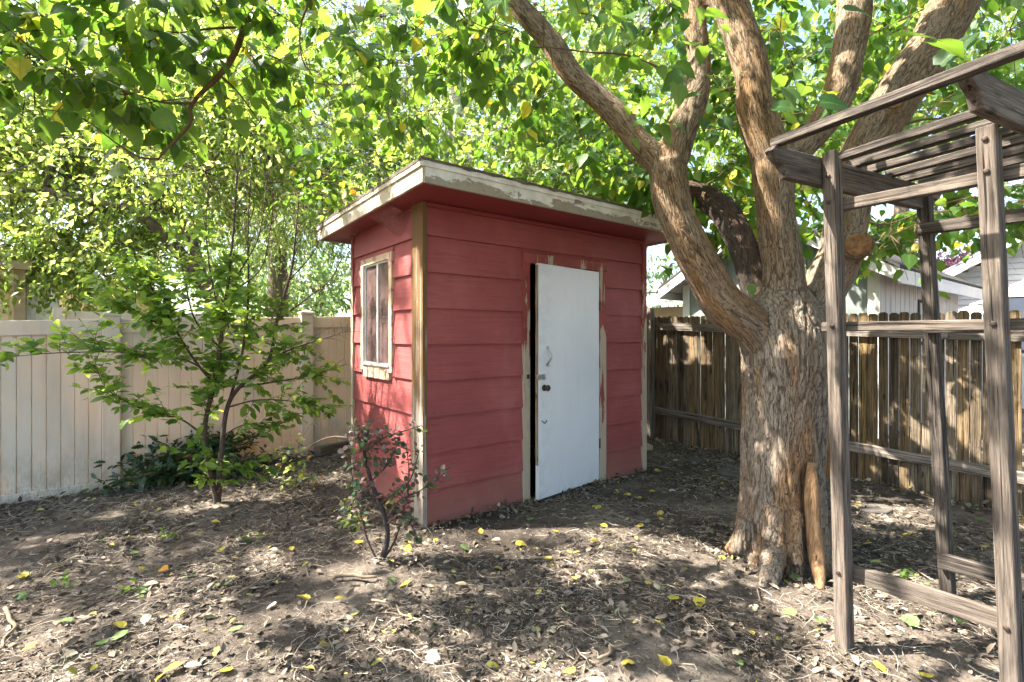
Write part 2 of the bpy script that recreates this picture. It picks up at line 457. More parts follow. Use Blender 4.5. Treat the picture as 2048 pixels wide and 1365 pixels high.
def simple(name, c, rough=.6, spec=.3, var=.25, scale=6, bump=0, metal=0, stretch=(1, 1, 1)):
    t = NT(name); v = t.coord('Object', stretch)
    n = t.noise(v, scale, 5, .6)
    t.col(t.mix(1.0, c, t.ramp(n, [(.25, 1 - var), (.75, 1 + 0 * var)]), 'MULTIPLY')).rough(rough, spec)
    t.b.inputs['Metallic'].default_value = metal
    if bump: t.bump(n, bump, .01)
    return t.m
M_TWIG = simple('twig_bark', (.16, .10, .06), .9, .1, .5, 30)
M_STEM = simple('stem_bark', (.115, .08, .062), .85, .15, .5, 25)
M_TRUNK_FAR = simple('far_bark', (.20, .155, .12), .95, .1, .6, 14, .6, 0, (1, 1, .25))
M_TRUNK_PALE = simple('pale_bark', (.55, .52, .47), .9, .1, .4, 6, .3)

# soil
t = NT('soil')
v = t.coord('Object')
n1 = t.noise(v, 1.3, 5, .6); n2 = t.noise(v, 14, 6, .7, .4); n3 = t.noise(v, 70, 4, .7)
c = t.ramp(n1, [(.35, (.054, .044, .036)), (.5, (.105, .086, .070)), (.68, (.20, .165, .133))])
c = t.mix(.8, c, t.mix(1.0, c, t.ramp(n2, [(.3, .45), (.7, 1.5)]), 'MULTIPLY'))
c = t.mix(t.ramp(n3, [(.6, 0.0), (.68, .8)]), c, (.24, .19, .14))
t.col(c).rough(.97, .08); t.bump(n2, .9, .03); t.bump(n3, .8, .008)
M_SOIL = t.m
# litter
def litter_mat(name, stops):
    t = NT(name); ge = t.node('ShaderNodeNewGeometry')
    c = t.ramp(ge.outputs['Random Per Island'], stops)
    t.col(c).rough(.85, .12); return t.m
M_STRAW = litter_mat('straw', [(0, (.05, .041, .033)), (.3, (.105, .085, .068)), (.6, (.185, .152, .12)), (.85, (.32, .27, .215)), (1, (.48, .42, .34))])
M_CHIPS = litter_mat('leaf_bits', [(0, (.034, .027, .021)), (.4, (.088, .068, .051)), (.72, (.16, .127, .097)), (.90, (.24, .197, .15)), (.955, (.38, .33, .255)), (.97, (.13, .18, .07)), (.988, (.42, .36, .07))])

# shed paint: embossed hardboard, faded, chipped
t = NT('red_siding_paint')
v = t.coord('Object', (3, 3, 60), 21.0); g = t.noise(v, 1.0, 6, .7, .8)
vb = t.coord('Object', (1, 1, 1)); nb = t.noise(vb, 2.1, 4, .6); ns = t.noise(vb, 90, 3, .7); nd = t.noise(vb, 5.5, 6, .7, .4)
c = t.ramp(nb, [(.3, (.255, .060, .057)), (.55, (.305, .074, .070)), (.75, (.35, .098, .091))])
c = t.mix(t.ramp(g, [(.42, 0.0), (.7, .6)]), c, (.20, .04, .038))
c = t.mix(t.ramp(t.noise(t.coord('Object', (14, 14, 1.1)), 1.0, 5, .65), [(.56, 0.0), (.75, .35)]), c, (.19, .06, .05))
sx = t.node('ShaderNodeSeparateXYZ'); t.lk(vb, sx.inputs[0])
lowmask = t.ramp(t.math('ADD', sx.outputs[2], t.math('MULTIPLY', nd, .5)), [(.26, .75), (.62, 0.0)])
c = t.mix(lowmask, c, (.25, .115, .085))
c = t.mix(t.ramp(t.noise(t.coord('Object', (1.2, 1.2, .5)), 3.0, 4, .6), [(.55, 0.0), (.75, .4)]), c, (.36, .13, .115))
c = t.mix(t.ramp(nd, [(.735, 0.0), (.745, .9)]), c, (.42, .33, .27))
c = t.mix(t.ramp(ns, [(.745, 0.0), (.76, .5)]), c, (.40, .22, .19))
t.col(c).rough(.62, .28); t.bump(g, .7, .005); t.bump(nb, .1, .02); t.bump(ns, .25, .002)
M_RED = t.m
M_SOFFIT = simple('red_soffit_paint', (.26, .045, .045), .6, .3, .25, 3)
# peeling white fascia
def peel(name, paint, bare1, bare2, scale, thr, axis_bias=None):
    t = NT(name); v = t.coord('Object', scale); n = t.noise(v, 1.0, 7, .62, .5)
    w_ = t.noise(t.coord('Object', tuple(s * 9 if i != 2 else s * 5 for i, s in enumerate(scale))), 1.0, 4, .6)
    if axis_bias:
        sx = t.node('ShaderNodeSeparateXYZ'); t.lk(t.coord('Object'), sx.inputs[0])
        b = t.math('MULTIPLY', t.math('SUBTRACT', sx.outputs[2], axis_bias[0]), axis_bias[1])
        n = t.math('ADD', n, b)
    m = t.ramp(n, [(thr, 0.0), (thr + .012, 1.0)])
    bare = t.mix(w_, bare1, bare2)
    dirt = t.ramp(t.noise(t.coord('Object'), 7, 5, .65), [(.35, .72), (.6, 1.0)])
    pc = t.mix(1.0, paint, dirt, 'MULTIPLY')
    t.col(t.mix(m, bare, pc)).rough(.75, .2); t.bump(m, .5, .003); t.bump(w_, .3, .003)
    return t.m
M_FASCIA = peel('peeling_white_paint', (.74, .70, .61), (.20, .155, .11), (.42, .35, .27), (3.6, 3.6, 10), .49, (2.32, 2.6))
M_FASCIA_SIDE = peel('flaking_side_paint', (.66, .58, .44), (.30, .30, .29), (.52, .40, .22), (7, 7, 10), .56)
M_TRIM = peel('worn_trim_paint', (.30, .075, .06), (.30, .22, .145), (.52, .45, .35), (14, 14, 1.6), .55, (1.05, .16))
M_TRIM_BROWN = peel('stained_corner_trim', (.33, .285, .23), (.075, .042, .02), (.21, .115, .045), (60, 60, 1.8), .53, (1.0, -.13))
M_WINTRIM = peel('peeling_window_trim', (.36, .17, .15), (.40, .23, .08), (.62, .52, .40), (13, 13, 7), .56)
t = NT('white_door_paint'); v = t.coord('Object'); n = t.noise(v, 1.4, 4, .6); s_ = t.noise(v, 38, 4, .7)
c = t.ramp(n, [(.3, (.66, .67, .70)), (.7, (.75, .755, .77))])
c = t.mix(t.ramp(s_, [(.76, 0.0), (.78, .8)]), c, (.22, .17, .13))
sx = t.node('ShaderNodeSeparateXYZ'); t.lk(v, sx.inputs[0])
g1 = t.math('MULTIPLY', t.ramp(t.math('ADD', sx.outputs[0], .72), [(.0, .30), (.16, 0.0)]), t.ramp(t.noise(v, 11, 5, .7), [(.42, 0.0), (.7, 1.0)]))
g2 = t.math('MULTIPLY', t.ramp(sx.outputs[2], [(.04, .35), (.2, 0.0)]), t.ramp(t.noise(t.coord('Object', (4, 4, 1)), 6, 5, .7), [(.4, 0.0), (.7, 1.0)]))
g3 = t.ramp(t.noise(t.coord('Object', (9, 9, .8)), 2.0, 5, .6), [(.55, 0.0), (.8, .12)])
for gg in (g1, g2, g3): c = t.mix(gg, c, (.38, .34, .29))
t.col(c).rough(.42, .4); t.bump(t.noise(v, 25, 3), .05, .004); M_DOOR = t.m
M_DOOREDGE = wood('door_edge_wood', (.10, .06, .03), (.26, .18, .10), (.42, .33, .22))
M_INTERIOR_SHADE = simple('painted_interior_shade', (.03, .025, .02), .9, .1, .4, 5)  # shade inside the shed painted as a near-black colour
M_STEEL = simple('galvanized_steel', (.55, .54, .52), .35, .5, .35, 40, 0, .9)
M_RUST = simple('rusty_metal', (.09, .06, .045), .6, .4, .6, 60, 0, .6)
M_ALU = simple('aluminium', (.72, .71, .69), .4, .5, .2, 20, 0, .5)
t = NT('dusty_pane'); v = t.coord('Object', (1, 1, 1)); n = t.noise(v, 5, 5, .65)
t.col(t.ramp(n, [(.35, (.045, .028, .028)), (.7, (.16, .10, .095))])).rough(.12, .6); M_PANE = t.m
t = NT('far_glass'); t.col((.05, .06, .08)).rough(.08, .6); M_GLASS = t.m
M_ROOFING = simple('rolled_roofing', (.16, .13, .10), .95, .1, .5, 12, .4)
t = NT('cobweb_film'); v = t.coord('Object'); n = t.noise(v, 22, 5, .7)
t.col((.34, .15, .14)).rough(.9, .1)
tp = t.node('ShaderNodeBsdfTransparent'); mx = t.node('ShaderNodeMixShader')
t.lk(t.ramp(n, [(.3, .10), (.65, .50)]), mx.inputs[0]); t.lk(tp.outputs[0], mx.inputs[1]); t.lk(t.b.outputs[0], mx.inputs[2]); t.lk(mx.outputs[0], t.out.inputs[0])
M_WEB = t.m
# vinyl
t = NT('beige_vinyl'); v = t.coord('Object', (1, 1, .35)); n = t.noise(v, 3, 5, .6); n2 = t.noise(v, 60, 3)
sx = t.node('ShaderNodeSeparateXYZ'); t.lk(t.coord('Object'), sx.inputs[0])
c = t.ramp(n, [(.3, (.58, .53, .45)), (.7, (.67, .62, .535))])
dm = t.math('MULTIPLY', t.ramp(sx.outputs[2], [(.0, 1.0), (.35, 0.0)]), t.ramp(n2, [(.45, 0.0), (.7, .7)]))
c = t.mix(dm, c, (.22, .16, .10))
dr = t.ramp(t.noise(t.coord('Object', (9, 9, .7)), 1.0, 5, .65), [(.50, 0.0), (.75, .38)])
c = t.mix(dr, c, (.33, .29, .22))
gm = t.math('MULTIPLY', t.ramp(sx.outputs[2], [(.05, .8), (.55, 0.0)]), t.ramp(t.noise(t.coord('Object', (3, 3, 2)), 2.5, 5, .7), [(.45, 0.0), (.7, 1.0)]))
c = t.mix(gm, c, (.30, .27, .19))
t.col(c).rough(.5, .35)
tr = t.node('ShaderNodeBsdfTranslucent'); tr.inputs[0].default_value = (.80, .54, .24, 1)
mx = t.node('ShaderNodeMixShader'); mx.inputs[0].default_value = .2
t.lk(t.b.outputs[0], mx.inputs[1]); t.lk(tr.outputs[0], mx.inputs[2]); t.lk(mx.outputs[0], t.out.inputs[0])
M_VINYL = t.m
M_FENCE = wood('fence_wood', (.045, .034, .024), (.145, .112, .075), (.27, .215, .15), (120, 120, 3.5), .6, .9,
               stain=[(1.1, .95, .7), (.75, .70, .62), (1.0, 1.0, 1.0), (.45, .42, .40), (1.2, 1.0, .62), (1.05, 1.08, 1.12), (.8, .70, .55), (.6, .57, .54), (1.05, .88, .68)], hue_var=.3,
               patch=[((.26, .16, .06), .62, .76, .6), ((.035, .027, .022), .44, .34, .85)])
M_FENCE_RAIL = wood('fence_rail_wood', (.06, .048, .04), (.18, .15, .125), (.34, .29, .245))
M_POST_ORANGE = wood('orange_post_wood', (.14, .06, .02), (.32, .15, .045), (.42, .21, .07))
M_ARBOR = wood('grey_arbor_wood', (.048, .038, .031), (.105, .084, .068), (.165, .137, .112), (100, 100, 4.5), .8, .9, hue_var=.15, patch=[((.26, .15, .09), .60, .72, .6), ((.05, .042, .038), .40, .30, .7)])
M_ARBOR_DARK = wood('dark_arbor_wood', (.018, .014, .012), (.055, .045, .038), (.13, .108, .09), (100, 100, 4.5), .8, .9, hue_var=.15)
M_STONE = simple('flagstone', (.13, .115, .10), .9, .15, .4, 8, .5)
M_STICK = simple('dry_stick', (.26, .20, .14), .9, .1, .45, 30)
M_LOG = wood('old_timber', (.05, .035, .025), (.17, .12, .08), (.30, .24, .17))

# ================================================================== SETTING
# ground sheet, finer near the camera
def grid_ground():
    xs = np.concatenate([np.linspace(-150, -8, 14), np.linspace(-7, 9, 161), np.linspace(10, 150, 14)])
    ys = np.concatenate([np.linspace(-100, -6, 10), np.linspace(-5, 9, 141), np.linspace(10, 200, 16)])
    X, Y = np.meshgrid(xs, ys, indexing='ij'); Z = ground_h(X, Y)
    near = (np.abs(X) < 8) & (np.abs(Y) < 8)
    nz = np.array([mnoise.noise(Vector((a * 1.7, b * 1.7, 0))) * .012 + mnoise.noise(Vector((a * 5, b * 5, 3))) * .008 if k else 0 for a, b, k in zip(X.ravel(), Y.ravel(), near.ravel())]).reshape(X.shape)
    Z = Z + nz - .004
    n, m = X.shape; I = np.arange(n * m).reshape(n, m)
    q = np.stack([I[:-1, :-1], I[1:, :-1], I[1:, 1:], I[:-1, 1:]], -1).reshape(-1, 4)
    T = np.concatenate([q[:, [0, 1, 2]], q[:, [0, 2, 3]]])
    return tri_mesh('ground', np.stack([X, Y, Z], -1).reshape(-1, 3), T, M_SOIL, True)
tag(ob('ground', grid_ground()), 'bare brown soil of the yard under the trees', None, None, 'structure')

# ------------------------------------------------------------------ shed
SX0, SX1, SY0, SY1 = 1.624, 4.04, 3.131, 4.53
ROW, ZT = .254, 2.262
shed = thing('garden_shed', ((SX0 + SX1) / 2, (SY0 + SY1) / 2, 0), 'small faded red shed with lap siding, a white door and a flat roof', 'shed')
DL0, DL1, DR0, DR1, DTI, DTO = 2.498, 2.566, 3.380, 3.468, 1.915, 1.998
WY0, WY1 = xplane(781, SX0)[0], xplane(730, SX0)[0]          # window glass opening
WZ1, WZ0 = zat(526, xplane(756, SX0)[1]), zat(729, xplane(756, SX0)[1])
TW = .055
# inner wall panels (plywood behind the siding, coloured dark as interior shade) with openings
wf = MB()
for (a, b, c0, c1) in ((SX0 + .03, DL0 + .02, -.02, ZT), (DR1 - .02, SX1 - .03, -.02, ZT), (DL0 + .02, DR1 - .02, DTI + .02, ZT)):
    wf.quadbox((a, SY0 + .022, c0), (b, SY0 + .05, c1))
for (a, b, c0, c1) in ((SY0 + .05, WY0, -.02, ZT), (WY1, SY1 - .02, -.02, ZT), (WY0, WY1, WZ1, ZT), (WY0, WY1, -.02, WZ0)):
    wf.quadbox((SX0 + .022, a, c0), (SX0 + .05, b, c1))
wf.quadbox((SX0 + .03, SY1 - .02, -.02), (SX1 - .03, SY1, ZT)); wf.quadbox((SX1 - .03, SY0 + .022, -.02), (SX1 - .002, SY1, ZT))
wf.build('wall', M_INTERIOR_SHADE, shed)
MB().quadbox((SX0 + .06, SY0 + .06, -.02), (SX1 - .06, SY1 - .04, .015)).build('floor', M_INTERIOR_SHADE, shed)

def lap_front(x0, x1, z0, z1, y=SY0, out=-1):
    m = MB(); lo, hi = .004, .016
    return m.hexa([(x0, y - .010, z0), (x1, y - .010, z0), (x1, y + .02, z0), (x0, y + .02, z0),
                   (x0, y + .012, z1), (x1, y + .012, z1), (x1, y + .02, z1), (x0, y + .02, z1)])
def lap_side(y0, y1, z0, z1, x=SX0):
    return MB().hexa([(x - .008, y0, z0), (x + .02, y0, z0), (x + .02, y1, z0), (x - .008, y1, z0),
                      (x + .012, y0, z1), (x + .02, y0, z1), (x + .02, y1, z1), (x + .012, y1, z1)])
for k in range(9):
    z0 = k * ROW + (-.015 if k == 0 else random.uniform(-.002, .002)); z1 = min((k + 1) * ROW + .012, ZT)
    if k < 8:
        a, b = SX0 + .021, DL0 - .001
        lap_front(a, b, z0, z1).build('siding_board', M_RED, shed)
        lap_front(DR1 + .001, SX1 - .046, z0, z1).build('siding_board', M_RED, shed)
        if k == 7: lap_front(DL0 - .001, DR1 + .001, DTO + .001, z1).build('siding_board', M_RED, shed)
    else:
        lap_front(SX0 + .021, SX1 - .046, z0, z1).build('siding_board', M_RED, shed)
    # side
    ya, yb = SY0 + .165, SY1 - .045
    if z1 < WZ0 - TW or z0 > WZ1 + TW - .01:
        lap_side(ya, yb, z0, z1).build('siding_board', M_RED, shed)
    else:
        zc = z1 if not (z0 < WZ1 + TW < z1) else z1
        if z0 < WZ0 - TW - .06 < z1:
            lap_side(ya, yb, z0, WZ0 - TW - .061).build('siding_board', M_RED, shed)
            lap_side(ya, WY0 - TW, WZ0 - TW - .061, z1).build('siding_board', M_RED, shed)
            lap_side(WY1 + TW, yb, WZ0 - TW - .061, z1).build('siding_board', M_RED, shed)
        else:
            zt_ = min(z1, 9)
            lap_side(ya, WY0 - TW, z0, z1).build('siding_board', M_RED, shed)
            lap_side(WY1 + TW, yb, z0, z1).build('siding_board', M_RED, shed)
            if z1 > WZ1 + TW + .02: lap_side(WY0 - TW, WY1 + TW, WZ1 + TW + .001, z1).build('siding_board', M_RED, shed)
nm = MB().lathe([(.0045, 0), (.0045, .0015), (.002, .0025), (.0005, .0026)], (0, 0, 0), (0, -1, 0), 8).mesh('nail_head', M_RUST)
for k in range(8):
    for xn in (SX0 + .06, SX0 + .46, DL0 - .05, DR1 + .05, SX1 - .08):
        if random.random() < .8: ob('nail_head', nm, shed, Matrix.Translation((xn + random.uniform(-.015, .015), SY0 - .0075, k * ROW + .03 + random.uniform(-.004, .006))))
# far end wall (faces the wood fence)
for k in range(9):
    z0 = k * ROW; z1 = min((k + 1) * ROW + .012, ZT)
    MB().hexa([(SX1 + .012, SY0 + .03, z0), (SX1 + .012, SY1, z0), (SX1, SY1, z0), (SX1, SY0 + .03, z0),
               (SX1 + .004, SY0 + .03, z1), (SX1 + .004, SY1, z1), (SX1, SY1, z1), (SX1, SY0 + .03, z1)]).build('siding_board', M_RED, shed)
# corner trims
c1_ = MB().quadbox((SX0 - .016, SY0 - .012, -.03), (SX0 + .019, SY0 + .162, ZT)).build('corner_trim', M_TRIM_BROWN, shed, bevel=.002)
c1_['label'] = 'brown stained corner board with peeled paint'
MB().quadbox((SX0 - .016, SY1 - .043, -.03), (SX0 + .019, SY1 + .004, ZT)).build('corner_trim', M_TRIM, shed, bevel=.002)
MB().quadbox((SX1 - .044, SY0 - .016, -.03), (SX1 + .016, SY0 + .02, ZT)).build('corner_trim', M_TRIM, shed, bevel=.002)
# frieze strip under the soffit
MB().quadbox((SX0 + .021, SY0 - .014, ZT - .03), (SX1 - .046, SY0 + .02, ZT - .002)).build('frieze_strip', M_SOFFIT, shed)
# door frame
fr = MB().quadbox((DL0, SY0 - .018, -.03), (DL1, SY0 + .055, DTI)).build('door_jamb', M_TRIM, shed, bevel=.003)
MB().quadbox((DR0, SY0 - .018, -.03), (DR1, SY0 + .055, DTI)).build('door_jamb', M_TRIM, shed, bevel=.003)
MB().quadbox((DL0 - .002, SY0 - .022, DTI + .001), (DR1 + .002, SY0 + .055, DTO)).build('door_lintel', M_TRIM, shed, bevel=.003)
MB().quadbox((DL0 + .03, SY0 - .022, .985), (DL1 - .012, SY0 - .0185, 1.02)).build('strike_plate', M_RUST, shed)
MB().quadbox((DL0 + .036, SY0 - .025, .925), (DL1 - .006, SY0 - .0185, .955)).quadbox((DL0 + .045, SY0 - .036, .930), (DL1 - .016, SY0 - .0255, .950)).build('hasp_staple', M_STEEL, shed)
# door, hinged on the right, ajar
HA = R(6.8); hx, hy = 3.372, SY0 - .012
dM = Matrix.Translation((hx, hy, 0)) @ Matrix.Rotation(HA, 4, 'Z')
DWD = .805
door = MB().quadbox((-DWD, -.004, .03), (0, .031, DTI - .008)).build('door', M_DOOR, shed, dM, bevel=.002)
door['label'] = 'plain white slab door standing ajar'
MB().quadbox((-DWD - .0035, -.001, .30), (-DWD - .0005, .028, DTI - .02)).build('door_edge', M_DOOREDGE, door, dM)
def arc_pull(c, h, dep, r):
    pts = [np.array([c[0], c[1] - dep * math.sin(math.pi * i / 10) - .004, c[2] - h / 2 + h * i / 10]) for i in range(11)]
    return pts
mm = MB().tube(arc_pull((-DWD + .105, -.004, 1.165), .115, .038, .006), .0065, 8)
for dz in (-.068, .068): mm.quadbox((-DWD + .090, -.008, 1.165 + dz - .014), (-DWD + .120, -.0042, 1.165 + dz + .014))
mm.build('door_handle', M_STEEL, door, dM, smooth_=False)
MB().quadbox((-DWD - .030, -.012, .985), (-DWD + .045, -.0042, 1.022)).quadbox((-DWD - .024, -.020, .996), (-DWD + .012, -.0125, 1.011)).quadbox((-DWD + .052, -.010, .982), (-DWD + .074, -.0042, 1.024)).build('hasp_latch', M_STEEL, door, dM)
MB().lathe([(.003, 0), (.024, .001), (.026, .006), (.013, .012), (.012, .026), (.022, .034), (.026, .046), (.018, .056), (.002, .058)], (-DWD + .062, -.0042, .915), (0, -1, 0), 16).build('door_knob', M_RUST, door, dM, smooth_=True)
hk = [(-DWD + .035, -.006, .655), (-DWD + .045, -.018, .640), (-DWD + .06, -.02, .634), (-DWD + .078, -.016, .645), (-DWD + .088, -.010, .652)]
MB().tube(catmull(hk, 4), .0035, 6).build('hook', M_RUST, door, dM, smooth_=True)
for hz in (.36, 1.60):
    MB().tube([(.002, -.010, hz - .045), (.002, -.010, hz + .045)], .007, 8).quadbox((-.003, -.006, hz - .042), (.0015, .02, hz + .042)).build('hinge', M_RUST, door, dM)
# window
win = MB()
for (a, b, c0, c1) in ((WY0 - TW, WY0, WZ0 - TW, WZ1 + TW), (WY1, WY1 + TW, WZ0 - TW, WZ1 + TW), (WY0, WY1, WZ1, WZ1 + TW), (WY0, WY1, WZ0 - TW - .06, WZ0)):
    win.quadbox((SX0 - .018, a, c0), (SX0 + .021, b, c1))
win = win.build('window', M_WINTRIM, shed, bevel=.002); win['label'] = 'narrow window with peeling yellow and pink trim'
fm = MB(); f_ = .014
for (a, b, c0, c1) in ((WY0, WY0 + f_, WZ0, WZ1), (WY1 - f_, WY1, WZ0, WZ1), (WY0 + f_, WY1 - f_, WZ1 - f_, WZ1), (WY0 + f_, WY1 - f_, WZ0, WZ0 + f_)):
    fm.quadbox((SX0 - .004, a + .001, c0 + .001), (SX0 + .018, b - .001, c1 - .001))
fm.build('frame', M_ALU, win)
ymid = WY0 + (WY1 - WY0) * .46
MB().quadbox((SX0 - .008, ymid - .012, WZ0 + f_), (SX0 + .016, ymid + .012, WZ1 - f_)).build('mullion', M_ALU, win)
MB().quadbox((SX0 + .004, WY0 + f_, WZ0 + f_), (SX0 + .008, ymid - .012, WZ1 - f_)).build('pane', M_PANE, win)
MB().quadbox((SX0 + .010, ymid + .012, WZ0 + f_), (SX0 + .014, WY1 - f_, WZ1 - f_)).build('pane', M_PANE, win)
MB().quadbox((SX0 - .030, WY0 - .01, WZ0 - .012), (SX0 - .0185, WY1 + .01, WZ0 + .006)).build('sill', M_ALU, win)
# roof
RX0, RX1, RY0, RY1 = 1.409, 4.26, 2.737, 4.85
def rz(y): return 2.262 - (y - RY0) * .0175
def slab(x0, x1, y0, y1, za, zb):
    return MB().hexa([(x0, y0, rz(y0) + za), (x1, y0, rz(y0) + za), (x1, y1, rz(y1) + za), (x0, y1, rz(y1) + za),
                      (x0, y0, rz(y0) + zb), (x1, y0, rz(y0) + zb), (x1, y1, rz(y1) + zb), (x0, y1, rz(y1) + zb)])
roof = slab(RX0 - .012, RX1 + .012, RY0 - .014, RY1 + .012, .137, .150).build('roof', M_ROOFING, shed)
slab(RX0 + .021, RX1 - .021, RY0 + .021, RY1 - .021, .012, .136).build('soffit', M_SOFFIT, roof)
fa = slab(RX0 + .0205, RX1, RY0, RY0 + .02, 0, .136).build('fascia_board', M_FASCIA, roof, bevel=.002)
slab(RX0, RX0 + .02, RY0 + .001, RY1, 0, .136).build('fascia_board', M_FASCIA_SIDE, roof, bevel=.002)
slab(RX1 - .0205, RX1 - .0005, RY0 + .0205, RY1, 0, .136).build('fascia_board', M_FASCIA, roof)
slab(RX0 + .0205, RX1 - .021, RY1 - .02, RY1, 0, .136).build('fascia_board', M_FASCIA, roof)
slab(RX0 - .008, RX1 + .008, RY0 - .011, RY0 - .0005, .098, .1365).build('drip_strip', M_FASCIA, roof, bevel=.002)
slab(RX0 - .011, RX0 - .0005, RY0 + .001, RY1 + .006, .098, .1365).build('drip_strip', M_FASCIA_SIDE, roof, bevel=.002)
# ragged edge of roofing felt hanging over the drip strip
for side in (0, 1):
    m = MB(); N = 90
    for i in range(N):
        a, b = i / N, (i + 1) / N; d = .004 + .014 * max(0, mnoise.noise(Vector((i * .35, side * 9.0, 2))) + .2)
        if side == 0:
            x0, x1 = RX0 - .012 + (RX1 - RX0 + .02) * a, RX0 - .012 + (RX1 - RX0 + .02) * b
            zz = rz(RY0) + .1495; y = RY0 - .0165
            m.quadbox((x0, y, zz - .012 - d), (x1, y + .0022, zz))
        else:
            y0, y1 = RY0 - .012 + (RY1 - RY0) * a, RY0 - .012 + (RY1 - RY0) * b
            x = RX0 - .0145; zz = rz(y0) + .149
            m.quadbox((x, y0, zz - .012 - d), (x + .0022, y1, zz))
    m.build('felt_edge', M_ROOFING, roof)
# cobweb under the left eave
cw = []; n = 12
for i in range(n + 1):
    y = SY0 + .18 + .44 * i / n; s_ = i / n
    top = np.array([RX0 + .06, y, rz(y) + .012]); bot = np.array([SX0 + .006, y, ZT - .02 - .17 * math.sin(math.pi * min(1, s_ * 1.05)) ** 1.3])
    cw.append([top + (bot - top) * k / 6 - np.array([0, 0, .03 * math.sin(math.pi * k / 6)]) for k in range(7)])
V = np.array(cw).reshape(-1, 3); T = []
for i in range(n):
    for k in range(6):
        a = i * 7 + k; T += [(a, a + 7, a + 8), (a, a + 8, a + 1)]
tag(ob('cobweb', tri_mesh('cobweb', V, np.array(T), M_WEB, True)), 'dusty cobweb sheet hanging under the left eave of the red shed', 'cobweb')

# ------------------------------------------------------------------ vinyl fence
YF = 5.76
vf = thing('vinyl_fence', (0, YF, gz(0, YF)), 'beige vinyl privacy fence behind the red shed and the slender tree', 'fence')
post_x = [yplane(223, YF)[0], yplane(612, YF)[0]]
dxp = post_x[1] - post_x[0]; post_x = [post_x[0] - dxp * 2, post_x[0] - dxp] + post_x + [post_x[1] + dxp, post_x[1] + 2 * dxp]
def vtop(x): return gz(0, 5.9) * 0 + 1.455 + .036 * (np.clip(x, -3, 4) + .8)
for i, x in enumerate(post_x):
    zt = vtop(x) + .03; zb = gz(x, YF) - .1
    p = MB().quadbox((x - .064, YF - .064, zb), (x + .064, YF + .064, zt)).build('post', M_VINYL, vf, bevel=.006)
    m = MB().quadbox((x - .073, YF - .073, zt + .0005), (x + .073, YF + .073, zt + .022)); n = len(m.v)
    m.v += [(x - .068, YF - .068, zt + .0225), (x + .068, YF - .068, zt + .0225), (x + .068, YF + .068, zt + .0225), (x - .068, YF + .068, zt + .0225), (x, YF, zt + .05)]
    m.f += [(n, n + 1, n + 4), (n + 1, n + 2, n + 4), (n + 2, n + 3, n + 4), (n + 3, n, n + 4)]
    m.build('post_cap', M_VINYL, p)
for i in range(len(post_x) - 1):
    a, b = post_x[i] + .065, post_x[i + 1] - .065
    za, zb = vtop(a), vtop(b); ga, gb = gz(a, YF), gz(b, YF)
    MB().hexa([(a, YF - .024, za - .125), (b, YF - .024, zb - .125), (b, YF + .024, zb - .125), (a, YF + .024, za - .125), (a, YF - .024, za), (b, YF - .024, zb), (b, YF + .024, zb), (a, YF + .024, za)]).build('top_rail', M_VINYL, vf, bevel=.004)
    MB().hexa([(a, YF - .022, ga - .06), (b, YF - .022, gb - .06), (b, YF + .022, gb - .06), (a, YF + .022, ga - .06), (a, YF - .022, ga + .07), (b, YF - .022, gb + .07), (b, YF + .022, gb + .07), (a, YF + .022, ga + .07)]).build('bottom_rail', M_VINYL, vf, bevel=.004)
    k = max(1, round((b - a) / .0915)); wd = (b - a) / k
    for j in range(k):
        x0, x1 = a + j * wd, a + (j + 1) * wd
        y = YF - .010
        MB().prism([(x0 + .0008, y + .02), (x0 + .0008, y + .006), (x0 + .006, y), (x1 - .006, y), (x1 - .0008, y + .006), (x1 - .0008, y + .02)], gz(x0, YF) + .05, min(vtop(x0), vtop(x1)) - .12, (0, 1, 2)).build('picket', M_VINYL, vf)

# ------------------------------------------------------------------ wood fence
XW = 5.21
wfz = thing('wood_fence', (XW, 2.5, gz(XW, 2.5)), 'weathered brown dog-eared board fence behind the mulberry tree', 'fence')
def wtop(y): return 1.525 + .017 * (y - 1.2)
bw, sp = .0690, .0738
dog = []
mesh_cache = {}
y = -.55; bi = 0
r_ = random.Random(5)
while y < 5.70:
    L = 1.56; c = .016 if y < 3.2 else .018
    key = bi % 4
    if key not in mesh_cache:
        e = .0008 * key; w2 = bw / 2 - e
        if key % 2 == 0:
            poly = [(-w2, 0), (w2, 0), (w2, L - c), (w2 - c, L), (-w2 + c, L), (-w2, L - c)]
        else:
            poly = [(-w2, 0), (w2, 0), (w2, L - c), (w2 - .006, L - .006), (w2 - c, L), (-w2 + c, L), (-w2 + .006, L - .006), (-w2, L - c)]
        mesh_cache[key] = MB().prism(poly, -.008, .008, (0, 2, 1)).mesh('board', M_FENCE)
    zt = wtop(y) + r_.uniform(-.006, .006); zb = zt - L
    M = board_M((XW + r_.uniform(-.002, .002), y + sp / 2, zb), (XW + r_.uniform(-.006, .006), y + sp / 2 + r_.uniform(-.006, .006), zt), (-1, 0, 0))
    ob('board', mesh_cache[key], wfz, M)
    y += sp * r_.uniform(.985, 1.03); bi += 1
for (zr, nm) in ((-.165, 'rail'), (-1.20, 'rail')):
    ys_ = [-.6, 1.05, 2.75, 4.35, 5.7]
    for a, b in zip(ys_[:-1], ys_[1:]):
        plank(nm, M_FENCE_RAIL, wfz, (XW - .030, a + .002, wtop(a) + zr + .02 * (a - 1.75)), (XW - .030, b - .002, wtop(b) + zr + .02 * (b - 1.75)), .085, .038, (-1, 0, 0))
for px_, mt in ((1662, M_POST_ORANGE), (1300, M_FENCE_RAIL)):
    yy = xplane(px_, XW - .09)[0]
    plank('post', mt, wfz, (XW - .095, yy, -.1), (XW - .095, yy, wtop(yy) + (.10 if px_ < 1400 else -.06)), .085, .085, (-1, 0, 0), .004)

